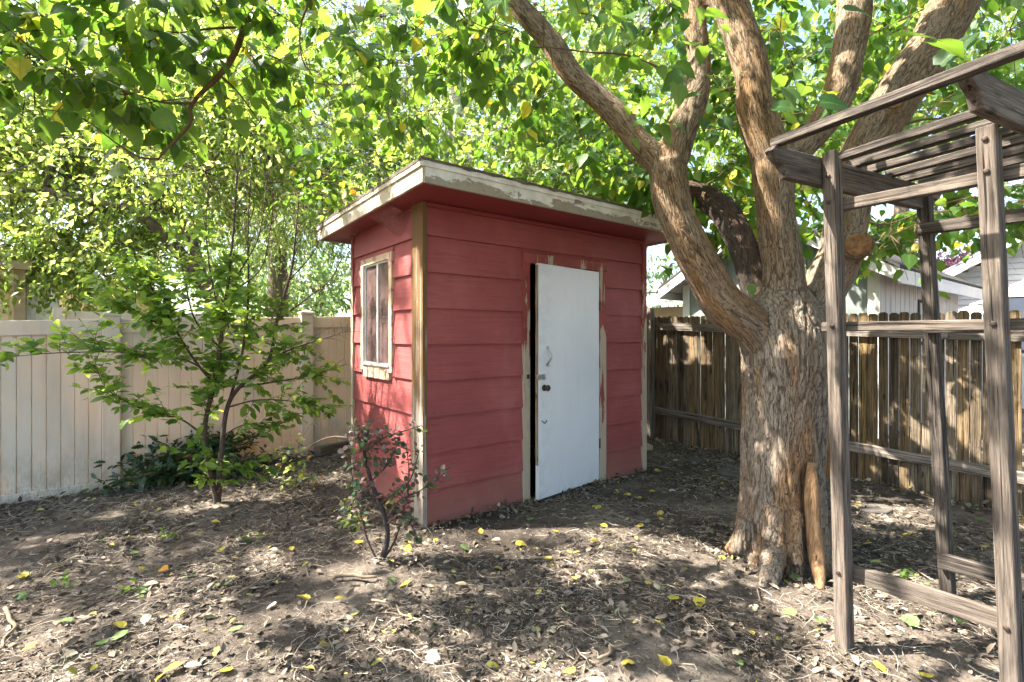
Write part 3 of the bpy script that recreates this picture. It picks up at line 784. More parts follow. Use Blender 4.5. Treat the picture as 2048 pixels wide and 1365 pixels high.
# ------------------------------------------------------------------ trees: shared builders
def limb_pts(lst):
    """(px,py,D,r_px) -> points and radii"""
    p = [P(a, b, d) for a, b, d, r in lst]; r = [q / F * d for a, b, d, q in lst]
    return p, r
def res(p, r, n=6):
    pr = catmull([np.append(a, b) for a, b in zip(p, r)], n)
    return [q[:3] for q in pr], [max(.002, q[3]) for q in pr]

# ---- mulberry
TB = P(1563, 1108, 3.05)
mul = thing('mulberry_tree', (TB[0], TB[1], 0), 'big mulberry tree with a thick furrowed trunk forking low beside the shed', 'tree')
LIMBS = {
 'trunk': [(1566, 1190, 3.05, 128), (1566, 1135, 3.05, 112), (1563, 1090, 3.05, 98), (1562, 1040, 3.05, 90), (1563, 960, 3.05, 86), (1566, 870, 3.05, 84), (1570, 790, 3.05, 86), (1572, 730, 3.05, 92), (1568, 675, 3.06, 92), (1564, 630, 3.06, 78), (1562, 590, 3.08, 60)],
 'limb_a': [(1560, 735, 3.05, 50), (1515, 665, 3.03, 50), (1450, 610, 3.0, 46), (1412, 550, 2.98, 42), (1383, 500, 2.97, 40), (1356, 440, 2.96, 40), (1340, 380, 2.96, 41), (1333, 325, 2.96, 40)],
 'limb_a1': [(1340, 345, 2.97, 34), (1285, 292, 2.98, 29), (1226, 222, 3.0, 27), (1146, 150, 3.05, 25), (1095, 78, 3.1, 25), (1045, 22, 3.1, 23), (1005, -35, 3.1, 21), (900, -150, 3.0, 19)],
 'limb_a2': [(1338, 340, 2.96, 36), (1358, 275, 2.97, 35), (1384, 205, 3.0, 32), (1398, 130, 3.05, 27), (1392, 50, 3.1, 24), (1386, -40, 3.15, 21), (1370, -180, 3.2, 19)],
 'limb_c': [(1562, 660, 3.05, 58), (1566, 560, 3.02, 44), (1558, 490, 2.98, 40), (1549, 400, 2.95, 41), (1547, 335, 2.93, 44), (1546, 300, 2.93, 40)],
 'limb_c1': [(1548, 330, 2.93, 42), (1528, 270, 2.92, 40), (1510, 215, 2.92, 39), (1505, 155, 2.92, 37), (1486, 80, 2.95, 37), (1455, 0, 3.0, 36), (1415, -80, 3.05, 32), (1370, -220, 3.1, 27)],
 'limb_c2': [(1560, 345, 2.95, 34), (1595, 300, 2.97, 30), (1640, 255, 3.0, 31), (1675, 195, 3.02, 32), (1698, 100, 3.05, 34), (1709, 0, 3.08, 34), (1720, -90, 3.1, 30), (1730, -220, 3.15, 26)],
 'limb_r': [(1590, 690, 3.1, 52), (1635, 605, 3.12, 46), (1676, 520, 3.14, 44), (1691, 455, 3.15, 43), (1700, 395, 3.17, 42), (1718, 325, 3.2, 44), (1755, 260, 3.22, 46), (1800, 185, 3.25, 49), (1855, 105, 3.3, 47), (1898, 25, 3.35, 48), (1940, -50, 3.4, 44), (2010, -160, 3.5, 36)],
 'limb_b': [(1540, 660, 3.25, 36), (1508, 560, 3.4, 33), (1480, 480, 3.6, 31), (1440, 415, 3.9, 29), (1380, 385, 4.2, 25), (1325, 376, 4.5, 21)],
}
STUBS = [
 [(1690, 500, 3.1, 40), (1712, 492, 2.98, 34), (1716, 490, 2.94, 33)],   # sawn limb scar on the right limb
 [(1770, 235, 3.2, 30), (1785, 205, 3.10, 24), (1788, 200, 3.07, 23)],
]
ROOTS = [
 [(1552, 1010, 2.86, 26), (1548, 1090, 2.82, 28), (1541, 1140, 2.74, 25), (1532, 1185, 2.68, 18)],
 [(1500, 1040, 3.0, 30), (1482, 1085, 3.0, 22), (1455, 1105, 3.0, 12)],
 [(1640, 1010, 3.1, 26), (1650, 1090, 3.1, 24), (1668, 1130, 3.1, 14)],
 [(1600, 1020, 2.84, 24), (1598, 1090, 2.80, 24), (1600, 1135, 2.76, 18)],
]
import itertools
names = list(LIMBS)
SEG = []   # (limb index, a, b, cumulative length)
um = MB(); curves = {}
for li, nme in enumerate(names + ['s%d' % i for i in range(len(STUBS))] + ['r%d' % i for i in range(len(ROOTS))]):
    lst = LIMBS[nme] if nme in LIMBS else (STUBS[int(nme[1:])] if nme[0] == 's' else ROOTS[int(nme[1:])])
    p, r = limb_pts(lst); r = [q * (.94 if nme != 'trunk' else .91) for q in r]; p, r = res(p, r, 5)
    um.tube(p, r, 20); curves[nme] = (p, r)
    own = names.index(nme) if nme in LIMBS else (names.index('limb_r') if nme[0] == 's' else 0)
    cum = 0.0
    if nme in LIMBS:
        ii = list(range(0, len(p), 3)); ii = ii if ii[-1] == len(p) - 1 else ii + [len(p) - 1]
        for i, j in zip(ii[:-1], ii[1:]):
            ta = p[min(i + 2, len(p) - 1)] - p[max(i - 2, 0)]; tb = p[min(j + 2, len(p) - 1)] - p[max(j - 2, 0)]
            SEG.append((own, p[i], p[j], cum, r[i], r[j], ta / np.linalg.norm(ta), tb / np.linalg.norm(tb))); cum += np.linalg.norm(p[j] - p[i])
me0 = um.mesh('trunk_raw', None)
o0 = bpy.data.objects.new('trunk_raw', me0); C.objects.link(o0)
md = o0.modifiers.new('rm', 'REMESH'); md.mode = 'VOXEL'; md.voxel_size = .0095; md.use_smooth_shade = True
ms = o0.modifiers.new('sm', 'SMOOTH'); ms.factor = .5; ms.iterations = 14
dg = bpy.context.evaluated_depsgraph_get(); ev = o0.evaluated_get(dg)
me1 = bpy.data.meshes.new_from_object(ev); bpy.data.objects.remove(o0)
nv = len(me1.vertices); co = np.empty(nv * 3, np.float32); me1.vertices.foreach_get('co', co); co = co.reshape(-1, 3).astype(float)
no = np.empty(nv * 3, np.float32); me1.vertices.foreach_get('normal', no); no = no.reshape(-1, 3).astype(float)
best = np.full(nv, 1e9); lab = np.zeros(nv, int); axq = np.zeros((nv, 3)); av = np.zeros(nv); ar = np.zeros(nv)
for (li, a, b, cum, ra, rb, ta, tb) in SEG:
    d = b - a; L = np.linalg.norm(d); tt = np.clip(((co - a) @ d) / (L * L), 0, 1)
    q = a + tt[:, None] * d; rr = ra + tt * (rb - ra)
    ds = np.sqrt(np.einsum('ij,ij->i', co - q, co - q)) - rr
    m = ds < best
    dm = norm(ta + (tb - ta) * tt[m][:, None]); e1 = norm(np.cross(dm, FW)); e2 = np.cross(dm, e1); ov = (co - q)[m]
    best[m] = ds[m]; lab[m] = li; axq[m, 0] = (ov * e1).sum(1); axq[m, 1] = (ov * e2).sum(1); av[m] = cum + tt[m] * L; ar[m] = rr[m]
bark = np.stack([axq[:, 0], axq[:, 1], av * .17], -1)
# slanted limbs: perpendicular offset coordinates plus length along the limb, streaks run with the limb
off = lab[:, None] * np.array([3.1, 1.7, 2.3])
bark = bark + off
fis = np.empty(nv); dsp = np.empty(nv)
for i in range(nv):
    b0 = bark[i]; k = 1.0 if lab[i] == 0 else 1.45
    w1 = mnoise.noise(Vector((b0[0] * 7, b0[1] * 7, b0[2] * 7)))
    n1 = mnoise.noise(Vector((b0[0] * 17 * k + w1 * .9, b0[1] * 17 * k, b0[2] * 17 * k)))
    n2 = mnoise.noise(Vector((b0[0] * 38 * k, b0[1] * 38 * k + w1, b0[2] * 34 * k)))
    f1 = math.exp(-(n1 / .11) ** 2); f2 = math.exp(-(n2 / .13) ** 2)
    f = max(f1, .6 * f2); fis[i] = f
    amp = (.0105 if lab[i] == 0 else .0035) * min(1, ar[i] / .12)
    lump = mnoise.noise(Vector((co[i, 0] * 6, co[i, 1] * 6, co[i, 2] * 4))) * .010 - .004
    dsp[i] = -f * amp + (1 - f) * amp * .35 * (n2 + .4) + lump
# hollow on the lower right of the trunk where bark has split off
px_, py_, D_ = proj(co)
gro = np.where((lab == 0) & (D_ < 3.0), np.exp(-((px_ - 1624 - (py_ - 1000) * .04) / 17) ** 4) * smooth(915, 960, py_), 0)
dsp -= .05 * gro; fis = np.maximum(fis, gro)
co2 = co + no * dsp[:, None]
me1.vertices.foreach_set('co', co2.astype(np.float32).ravel())
nf = len(me1.polygons)
lv = np.empty(len(me1.loops), np.int32); me1.loops.foreach_get('vertex_index', lv)
ls = np.empty(nf, np.int32); me1.polygons.foreach_get('loop_start', ls); lt = np.empty(nf, np.int32); me1.polygons.foreach_get('loop_total', lt)
quads = lv.reshape(-1, 4) if (lt == 4).all() else np.array([[lv[s], lv[s + 1], lv[s + 2], lv[s + min(3, t_ - 1)]] for s, t_ in zip(ls, lt)])
flab = lab[quads[:, 0]]
for li, nme in enumerate(names):
    qs = quads[flab == li]
    if not len(qs): continue
    u, inv = np.unique(qs, return_inverse=True); inv = inv.reshape(-1, 4)
    T = np.concatenate([inv[:, [0, 1, 2]], inv[:, [0, 2, 3]]])
    me = tri_mesh('trunk' if li == 0 else 'limb', co2[u], T, M_BARK_SHADED if nme == 'limb_b' else M_BARK, True)
    if len(me.vertices) == len(u):
        me.attributes.new('bark', 'FLOAT_VECTOR', 'POINT').data.foreach_set('vector', bark[u].astype(np.float32).ravel())
        tone = smooth(1.25, 2.3, co2[u][:, 2] + .25 * np.sin(co2[u][:, 0] * 21) * np.sin(co2[u][:, 1] * 17 + co2[u][:, 2] * 5))
        me.attributes.new('tone', 'FLOAT', 'POINT').data.foreach_set('value', tone.astype(np.float32))
        me.attributes.new('fissure', 'FLOAT', 'POINT').data.foreach_set('value', fis[u].astype(np.float32))
    ob('trunk' if li == 0 else 'limb', me, mul)
bpy.data.meshes.remove(me1)
# exposed inner wood in the split and the sawn faces
p, r = res(*limb_pts([(1622, 925, 2.83, 7), (1624, 985, 2.80, 13), (1626, 1050, 2.79, 14), (1632, 1105, 2.76, 15), (1638, 1150, 2.70, 12), (1642, 1185, 2.64, 6)]), 6)
M_INNER = wood('inner_wood', (.17, .085, .04), (.30, .165, .08), (.42, .27, .15), (90, 90, 9), .6)
o = MB().tube(p, r, 14).build('exposed_wood', M_INNER, mul, smooth_=True); o['label'] = 'bare orange inner wood where the bark split away'
M_CUT = simple('sawn_face', (.30, .17, .08), .95, .08, .75, 38, .8)
for st, rad in ((STUBS[0], 23), (STUBS[1], 17)):
    a = P(*st[-2][:3]); b = P(*st[-1][:3]); ax = (b - a) / np.linalg.norm(b - a)
    rr = rad / F * st[-1][2]
    MB().lathe([(rr, -.03), (rr, .003), (rr * .9, .0055), (.001, .006)], b, ax, 22).build('sawn_limb_scar', M_CUT, mul)

# ---- crown skeleton
NODES = []     # (point, radius)
bm_ = MB()
def add_branch(p, r, sides=7):
    for a, b in zip(p, r): NODES.append((a, b))
    bm_.tube(p, r, sides)
for nme in names[1:]:
    p, r = curves[nme]
    for a, b in list(zip(p, r))[-12:]: NODES.append((a, b))
def ext(start, targets, r0, r1):
    p = [start] + [np.array(q) for q in targets]; r = np.linspace(r0, r1, len(p))
    pp, rr = res(p, list(r), 5); add_branch(pp, rr)
tp = lambda n: curves[n][0][-1]
tr_ = lambda n: curves[n][1][-1]
# main limbs go on, out of frame, over the whole yard
A = tp('limb_a1'); ext(A, [A + (-1.0, -.1, .45), A + (-2.2, .3, .9), A + (-3.6, .6, 1.1), A + (-4.6, 1.2, .9)], tr_('limb_a1'), .018)
A2 = tp('limb_a2'); ext(A2, [A2 + (-.5, .8, .8), A2 + (-1.2, 1.7, 1.4), A2 + (-1.9, 2.6, 1.7)], tr_('limb_a2'), .02)
C1 = tp('limb_c1'); ext(C1, [C1 + (-.5, -.4, .9), C1 + (-1.2, -1.0, 1.6), C1 + (-2.2, -1.6, 2.0)], tr_('limb_c1'), .02)
C2 = tp('limb_c2'); ext(C2, [C2 + (.2, .1, .9), C2 + (.4, .5, 1.8), C2 + (.3, .9, 2.6)], tr_('limb_c2'), .02)
RR = tp('limb_r'); ext(RR, [RR + (.7, -.4, .6), RR + (1.5, -.9, 1.1), RR + (2.4, -1.2, 1.3)], tr_('limb_r'), .02)
BB = tp('limb_b'); ext(BB, [BB + (.1, .5, .25), BB + (.3, 1.1, .6)], tr_('limb_b'), .012)
# the branch that hangs into the top left of the view
TL = [P(900, -150, 3.0), P(720, -140, 2.8), P(590, -70, 2.7), P(525, 0, 2.62), P(492, 48, 2.6), P(471, 105, 2.58), P(440, 150, 2.58), P(385, 207, 2.57), P(379, 250, 2.56), P(330, 302, 2.55), P(318, 318, 2.55)]
pp, rr = res(TL, [.05, .035, .026, .018, .016, .015, .013, .010, .008, .006, .003], 4); add_branch(pp, rr)
for lst in ([(385, 207, 2.57), (330, 206, 2.5), (270, 190, 2.45), (190, 172, 2.4), (128, 158, 2.35)],
            [(472, 55, 2.6), (420, 58, 2.55), (345, 66, 2.5), (250, 60, 2.4), (160, 30, 2.35)],
            [(345, 66, 2.5), (350, 40, 2.5), (390, -5, 2.5)],
            [(440, 150, 2.58), (480, 190, 2.7), (530, 260, 2.8)],
            [(620, -5, 2.7), (600, 60, 2.7), (605, 120, 2.7), (628, 155, 2.7)],
            [(318, 318, 2.55), (280, 315, 2.5), (230, 285, 2.5), (160, 235, 2.5), (70, 215, 2.5)],
            [(1330, 140, 2.75), (1250, 110, 2.75), (1180, 105, 2.75), (1100, 95, 2.75), (1060, 92, 2.75), (1010, 64, 2.75)],
            [(1760, 262, 3.2), (1800, 252, 3.15), (1862, 238, 3.1), (1945, 248, 3.1), (2060, 270, 3.1)],
            [(1690, 420, 3.3), (1760, 450, 3.5), (1830, 430, 3.6), (1900, 405, 3.7), (2000, 380, 3.8)]):
    p, r = limb_pts([(a, b, d, 3) for a, b, d in lst]); r0 = .011 if lst[0][0] in (1760,) else .0065
    pp, rr = res(p, list(np.linspace(r0, .002, len(p))), 4); add_branch(pp, rr, 6)

# targets through the crown
cx, cyy = TB[0], TB[1]
def crown_ok(p):
    px, py, D = proj(p)
    ok = np.ones(len(p), bool)
    inf = (D > .3)
    near = np.linalg.norm(p - CAM, axis=1)
    ok &= near > 1.9
    # keep the limbs, the arbor and the shed in clear view
    ok &= ~(inf & (D < 3.55) & (px > 1180) & (px < 2300) & (py > -60) & (py < 1300))
    ok &= ~(inf & (px > 560) & (px < 1420) & (py > 235) & (p[:, 1] < 4.95))
    ok &= ~(inf & (px > 250) & (px < 640) & (py > 330) & (D < 7))
    ok &= ~(inf & (px <= 560) & (py > 235) & (D < 6))
    ok &= ~(inf & (px < 720) & (px > -50) & (py > 0) & (D < 4.5) & (rng.random(len(p)) < .6))
    ok &= ~(inf & (px > 1420) & (py > 470))
    ok &= ~(inf & (px > 1640) & (px < 2100) & (py > 300) & (py < 470) & (D < 4.2) & (rng.random(len(p)) < .6))
    return ok
Rc = np.array([5.4, 5.2])
cand = rng.uniform(-1, 1, size=(9000, 3))
cand = cand[(np.hypot(cand[:, 0], cand[:, 1]) < 1)]
rad = np.hypot(cand[:, 0], cand[:, 1])
xy = cand[:, :2] * Rc + np.array([cx - .8, cyy + .2])
ztop = 3.6 + 3.2 * np.sqrt(np.clip(1 - rad ** 2, 0, 1)); zbot = 2.75 - .35 * rad + .5 * np.exp(-(rad / .25) ** 2)
u01 = (cand[:, 2] + 1) / 2
z = zbot + (ztop - zbot) * u01 ** 1.25
tg = np.column_stack([xy, z]); tg = tg[crown_ok(tg)]
# uneven: leave sky gaps by noise
gap = np.array([mnoise.noise(Vector((float(p[0]) * .75, float(p[1]) * .75, float(p[2]) * .9 + 5))) for p in tg])
tg = tg[gap > -.13]
NT_ = 1000
tg = tg[:NT_]
# the low skirt of the crown behind the shed and round the limbs is the densest
def skirt(n, x0, x1, y0, y1, d0, d1):
    q = np.array([P(rng.uniform(x0, x1), rng.uniform(y0, y1), rng.uniform(d0, d1)) for _ in range(n)]); return q
tg = np.vstack([tg, skirt(42, 1000, 1330, 120, 400, 4.9, 7.0), skirt(18, 1180, 1300, 330, 420, 5.3, 6.6), skirt(26, 1170, 1345, 270, 400, 4.0, 5.2), skirt(10, 1400, 1500, 330, 470, 4.0, 5.0), skirt(64, 1380, 2060, -40, 300, 3.8, 6.5), skirt(14, 640, 1000, 20, 230, 3.2, 5.0), skirt(9, 1730, 2040, 390, 500, 3.7, 4.8)])
extra = np.array([P(a, b, d) for a, b, d in [(130, 150, 2.35), (190, 172, 2.4), (250, 190, 2.45), (300, 205, 2.5), (120, 60, 2.4), (200, 45, 2.4), (290, 60, 2.45), (380, 75, 2.55), (420, 110, 2.6), (500, 110, 2.7), (560, 120, 2.75), (440, 20, 2.5),
     (600, 90, 2.8), (650, 170, 2.9), (700, 60, 3.0), (760, 120, 3.1), (830, 60, 3.1), (880, 150, 3.2), (960, 110, 3.0), (1030, 170, 3.2), (1090, 190, 3.3), (990, 40, 2.9), (340, 10, 2.4), (560, 30, 2.6), (250, 5, 2.3), (60, 110, 2.5),
     (1180, 30, 3.4), (1260, 90, 3.6), (1300, 30, 3.5), (1440, 180, 3.7), (1450, 260, 3.8), (1600, 120, 3.6), (1560, 60, 3.6), (1760, 60, 3.8), (1600, 380, 3.9), (1450, 340, 4.2),
     (1720, 440, 3.7), (1780, 470, 3.6), (1830, 450, 3.6), (1900, 420, 3.9), (1980, 400, 3.6), (2030, 440, 3.4), (1480, 430, 3.9), (2020, 60, 3.0), (1960, 130, 3.2), (1590, 470, 4.2), (1620, 430, 4.0),
     (1250, 330, 5.6), (1200, 300, 5.8), (1150, 330, 6.0), (1280, 280, 5.0), (1100, 280, 6.0), (1050, 310, 6.4), (1000, 270, 6.4), (950, 300, 6.6), (1230, 400, 5.8), (1170, 380, 6.2)]])
tg = np.vstack([tg, extra])
order = np.argsort(np.hypot(tg[:, 0] - cx, tg[:, 1] - cyy) + .5 * np.abs(tg[:, 2] - 3))
tg = tg[order]
NP = np.array([a for a, b in NODES]); NR = [b for a, b in NODES]
LP_, LD_ = [], []
for q in tg:
    cost = np.linalg.norm(NP - q, axis=1) + .6 * np.maximum(0, NP[:, 2] - q[2])
    k = int(np.argmin(cost)); a = NP[k]; d = np.linalg.norm(q - a)
    mid = (a + q) / 2 + rng.normal(size=3) * .08 * d + np.array([0, 0, .08 * d])
    r0 = min(NR[k] * .6, .004 + .008 * d); r0 = max(r0, .003)
    pts = catmull([a, mid, q], 4); rr = np.linspace(r0, .002, len(pts))
    ppx, ppy, pD = proj(np.array(pts))
    if not ((pD > .3) & (pD < 3.2) & (ppx > 1180) & (ppx < 2100) & (ppy > 10)).any() or d < .5:
        bm_.tube(pts, rr, 5)
    for t_ in (3, 5, 7):
        NP = np.vstack([NP, pts[t_]]); NR.append(float(rr[t_]))
    # sprays of leaves round the target
    base_dir = q - a; base_dir[2] *= .3; base_dir = base_dir / (np.linalg.norm(base_dir) + 1e-6)
    for s_ in range(5):
        dr = base_dir * .8 + rng.normal(size=3) * .75; dr[2] = dr[2] * .5 - .15; dr /= np.linalg.norm(dr)
        Ls = rng.uniform(.22, .55); n = int(rng.integers(6, 11))
        end = q + dr * Ls + np.array([0, 0, -.10 * Ls])
        sp_ = [q, (q + end) / 2 + np.array([0, 0, .04]), end]
        bm_.tube(sp_, [.003, .002, .0012], 4)
        tt = np.linspace(.12, 1.0, n) + rng.normal(size=n) * .03
        side = np.where(np.arange(n) % 2 == 0, 1, -1)
        sd_ = np.cross(dr, [0, 0, 1]); sd_ /= np.linalg.norm(sd_) + 1e-6
        pos = q + (end - q) * tt[:, None] + np.array([0, 0, 1.0]) * (.04 * np.sin(np.pi * np.clip(tt, 0, 1)))[:, None]
        ld = dr * .5 + sd_ * side[:, None] * .8 + rng.normal(size=(n, 3)) * .3 + np.array([0, 0, -.75])
        LP_.append(pos + norm(ld) * .03); LD_.append(ld)
LP_ = np.vstack(LP_); LD_ = np.vstack(LD_)
px, py, D = proj(LP_)
keep = ~((D > .2) & (D < 3.25) & (px > 1290) & (px < 2100) & (py > 10)) & (np.linalg.norm(LP_ - CAM, axis=1) > 1.75)
roofline = np.where(px > 840, 318 + (px - 840) * .255, 318 + (840 - px) * .66)
keep &= ~((D > .2) & (D < 5.4) & (px > 620) & (px < 1335) & (py > roofline - 14) & (LP_[:, 1] < 5.0))
keep &= crown_gaps(LP_)
LP_, LD_ = LP_[keep], LD_[keep]
upv = np.array([0, 0, 1.0]) + rng.normal(size=LP_.shape) * .45
sz = rng.uniform(.05, .128, len(LP_))
# a few leaves in front of the limbs, as in the photograph
fl = [(1560, 175, 2.2, .15), (1600, 200, 2.3, .13), (1545, 215, 2.4, .12), (1640, 205, 2.3, .14), (1655, 225, 2.4, .13), (1860, 85, 1.95, .17), (1790, 75, 2.0, .16), (1880, 130, 2.05, .15), (1690, 20, 2.3, .14), (1320, 250, 2.7, .13), (1300, 225, 2.7, .12), (1350, 130, 2.75, .14), (1270, 140, 2.75, .12), (1410, 150, 2.7, .12), (1380, 90, 2.75, .13), (1310, 270, 2.75, .1), (1445, 185, 2.7, .10), (1500, 570, 2.75, .07)] + [(rng.uniform(1240, 1450), rng.uniform(10, 280), rng.uniform(2.55, 2.8), rng.uniform(.07, .13)) for _ in range(46)] + [(rng.uniform(1560, 1680), rng.uniform(150, 250), rng.uniform(2.3, 2.7), rng.uniform(.07, .12)) for _ in range(8)]
fp = np.array([P(a, b, d) for a, b, d, s_ in fl]); fd = rng.normal(size=(len(fl), 3)) * .6 + RT * .4 + np.array([0, 0, -.4])
LP_ = np.vstack([LP_, fp]); LD_ = np.vstack([LD_, fd]); upv = np.vstack([upv, np.array([0, 0, 1.0]) - FW * .7 + rng.normal(size=fp.shape) * .3]); sz = np.append(sz, [s_ for *_, s_ in fl])
MsL = frames(LD_, upv, sz)
print('mulberry leaves', len(LP_))
split_leaves(mul, MUL, MsL, LP_, M_LEAF, 'crown', lo=MUL_LO, far=TINY_WIDE)
o = bm_.build('branches', M_TWIG, mul, smooth_=True); o['kind'] = 'stuff'

# ---- generic background tree
def bg_tree(name, label, base, top_list, clumps, n_leaf, size, mat, tpl, trunk_mat, r0, group='trees beyond the fences', drop=.5, spread=.5, seed=1, gaps=False):
    """clumps: list of (px,py,D,radius)"""
    r = np.random.default_rng(seed)
    t = thing(name, base, label, 'tree', group)
    m = MB(); pts = [np.array(base, float)] + [P(*q) for q in top_list]
    rad = np.linspace(r0, r0 * .35, len(pts)); pp, rr = res(pts, list(rad), 5); m.tube(pp, rr, 10)
    m.build('trunk', trunk_mat, t, smooth_=True)
    NPb = np.array(pp); bmb = MB(); POS = []; DIR = []
    wts = np.array([c[3] ** 2 for c in clumps]); wts = wts / wts.sum()
    for c, wt in zip(clumps, wts):
        q = P(*c[:3]); k = int(np.argmin(np.linalg.norm(NPb - q, axis=1) + .8 * np.maximum(0, NPb[:, 2] - q[2]))); a = NPb[k]; d = np.linalg.norm(q - a)
        pts = catmull([a, (a + q) / 2 + r.normal(size=3) * .1 * d + np.array([0, 0, .1 * d]), q], 4)
        bmb.tube(pts, np.linspace(min(.05, .012 + .012 * d) * (r0 / .15), .006, len(pts)), 5)
        NPb = np.vstack([NPb, pts[4:]])
        nl = int(n_leaf * wt); ns = max(3, nl // 22)
        sc = q + r.normal(size=(ns, 3)) * c[3] * np.array([.55, .55, .42])
        for s_ in sc:
            dr = s_ - q + r.normal(size=3) * .3; dr[2] -= drop; dr /= np.linalg.norm(dr); L = r.uniform(.3, .9) * spread
            tt = r.uniform(0, 1, 22)
            POS.append(s_ + dr * L * tt[:, None] + r.normal(size=(22, 3)) * .10 * spread); DIR.append(dr + r.normal(size=(22, 3)) * .8)
            if r.random() < .5: bmb.tube([q, s_, s_ + dr * L], [.010, .006, .002], 4)
    POS = np.vstack(POS); DIR = np.vstack(DIR); DIR[:, 2] -= .4
    if gaps:
        k = crown_gaps(POS); POS, DIR = POS[k], DIR[k]
    Ms = frames(DIR, np.array([0, 0, 1.0]) + r.normal(size=POS.shape) * .6, r.uniform(.7, 1.3, len(POS)) * size)
    o = ob('crown', leaves_mesh('crown', tpl, Ms, POS, mat), t); o['kind'] = 'stuff'
    b = bmb.build('branches', trunk_mat, t, smooth_=True); b['kind'] = 'stuff'
    return t
def cl(x0, x1, y0, y1, D0, D1, r0, r1, n, seed):
    r = np.random.default_rng(seed)
    return [(r.uniform(x0, x1), r.uniform(y0, y1), r.uniform(D0, D1), r.uniform(r0, r1)) for _ in range(n)]
# A: leaning tree just beyond the vinyl fence, sunlit yellow green
bA = P(440, 700, 7.4); bA[2] = -.05
tA = bg_tree('leaning_tree', 'leaning tree with arching twin limbs and bright yellow-green leaves beyond the vinyl fence', bA,
        [(425, 610, 7.3), (385, 540, 7.2), (345, 490, 7.1), (310, 455, 7.0), (262, 418, 6.9), (200, 408, 6.8), (90, 380, 6.7)],
        cl(-150, 560, 60, 420, 6.4, 9.0, .5, .9, 46, 3) + cl(-120, 280, 420, 545, 6.2, 7.6, .35, .5, 14, 4) + cl(-60, 230, 480, 560, 6.2, 7.2, .22, .34, 8, 44), 58000, .088, M_LEAF_BRIGHT, TINY, M_TRUNK_FAR, .12, seed=3, spread=.7)
p, r = limb_pts([(408, 575, 7.25, 11), (395, 520, 7.2, 10), (378, 470, 7.2, 10), (340, 425, 7.2, 9), (290, 412, 7.2, 8), (225, 415, 7.2, 6), (140, 440, 7.1, 5)])
pp, rr = res(p, r, 5); MB().tube(pp, rr, 10).build('limb', M_TRUNK_FAR, tA, smooth_=True)
# B: feathery tree in the centre
bB = P(560, 700, 12.5); bB[2] = -.05
bg_tree('feathery_tree', 'tall feathery grey-green tree seen left of the shed roof', bB, [(556, 560, 12.4), (552, 400, 12.3), (545, 250, 12.2), (530, 80, 12), (520, -60, 12)],
        cl(380, 800, -40, 480, 10.5, 14, .7, 1.3, 40, 7) + cl(600, 820, 300, 470, 10, 12, .4, .8, 14, 77), 42000, .12, M_LEAF_COOL, TINY_NARROW, M_TRUNK_FAR, .26, seed=8, drop=.8, spread=1.0)
# C: pale-trunked tree behind the roof
bC = P(915, 700, 10.5); bC[2] = -.02
bg_tree('pale_trunk_tree', 'tree with a pale trunk and yellow-green leaves rising behind the shed roof', bC, [(915, 500, 10.5), (916, 350, 10.5), (914, 220, 10.5), (905, 60, 10.5), (900, -80, 10.4)],
        cl(700, 1330, -80, 400, 9.3, 12, .6, 1.1, 34, 9), 21000, .115, M_LEAF_BRIGHT, TINY_WIDE, M_TRUNK_PALE, .20, seed=10, spread=.8)
# D: far masses
bD = P(300, 690, 19); bD[2] = 0
bg_tree('far_tree', 'tall far tree filling the sky behind the leaning tree', bD, [(300, 500, 19), (310, 300, 19), (320, 60, 19)],
        cl(-200, 650, -120, 560, 16, 22, 1.2, 2.2, 36, 12), 17000, .21, M_LEAF_COOL, TINY, M_TRUNK_FAR, .4, seed=13, spread=1.5)
bE = P(1180, 690, 20); bE[2] = 0
bg_tree('far_tree', 'tall far tree behind the shed roof and the mulberry limbs', bE, [(1180, 500, 20), (1190, 300, 20), (1200, 60, 20)],
        cl(760, 1500, -120, 500, 17, 23, 1.2, 2.2, 34, 14) + cl(1290, 1360, 510, 600, 18, 20, .5, .8, 6, 15), 15000, .20, M_LEAF_COOL, TINY, M_TRUNK_FAR, .4, seed=15, spread=1.5)
bH = P(640, 690, 24); bH[2] = 0
bg_tree('far_tree', 'low far tree left of the shed just above the vinyl fence', bH, [(640, 600, 24), (645, 540, 24)],
        cl(430, 720, 520, 640, 22, 26, .9, 1.4, 16, 33), 7000, .22, M_LEAF_COOL, TINY, M_TRUNK_FAR, .3, seed=35, spread=1.4)
bF = P(1905, 690, 24); bF[2] = 0
bg_tree('plum_tree', 'purple-leaved plum tree between the two roofs on the right', bF, [(1905, 600, 24), (1905, 540, 24)],
        cl(1868, 1955, 520, 570, 23.5, 24.5, .35, .6, 14, 17), 3600, .15, M_LEAF_PURPLE, TINY, M_TRUNK_FAR, .16, seed=18, spread=.8, drop=-.6)
bR = P(1800, 690, 16); bR[2] = 0
bg_tree('far_tree', 'far tree showing in the gaps of the arbor roof', bR, [(1800, 500, 16), (1810, 300, 16), (1820, 100, 16)],
        cl(1420, 2250, -150, 330, 13, 18, .9, 1.7, 30, 19), 20000, .19, M_LEAF_BRIGHT, TINY, M_TRUNK_FAR, .3, seed=20, spread=1.3)
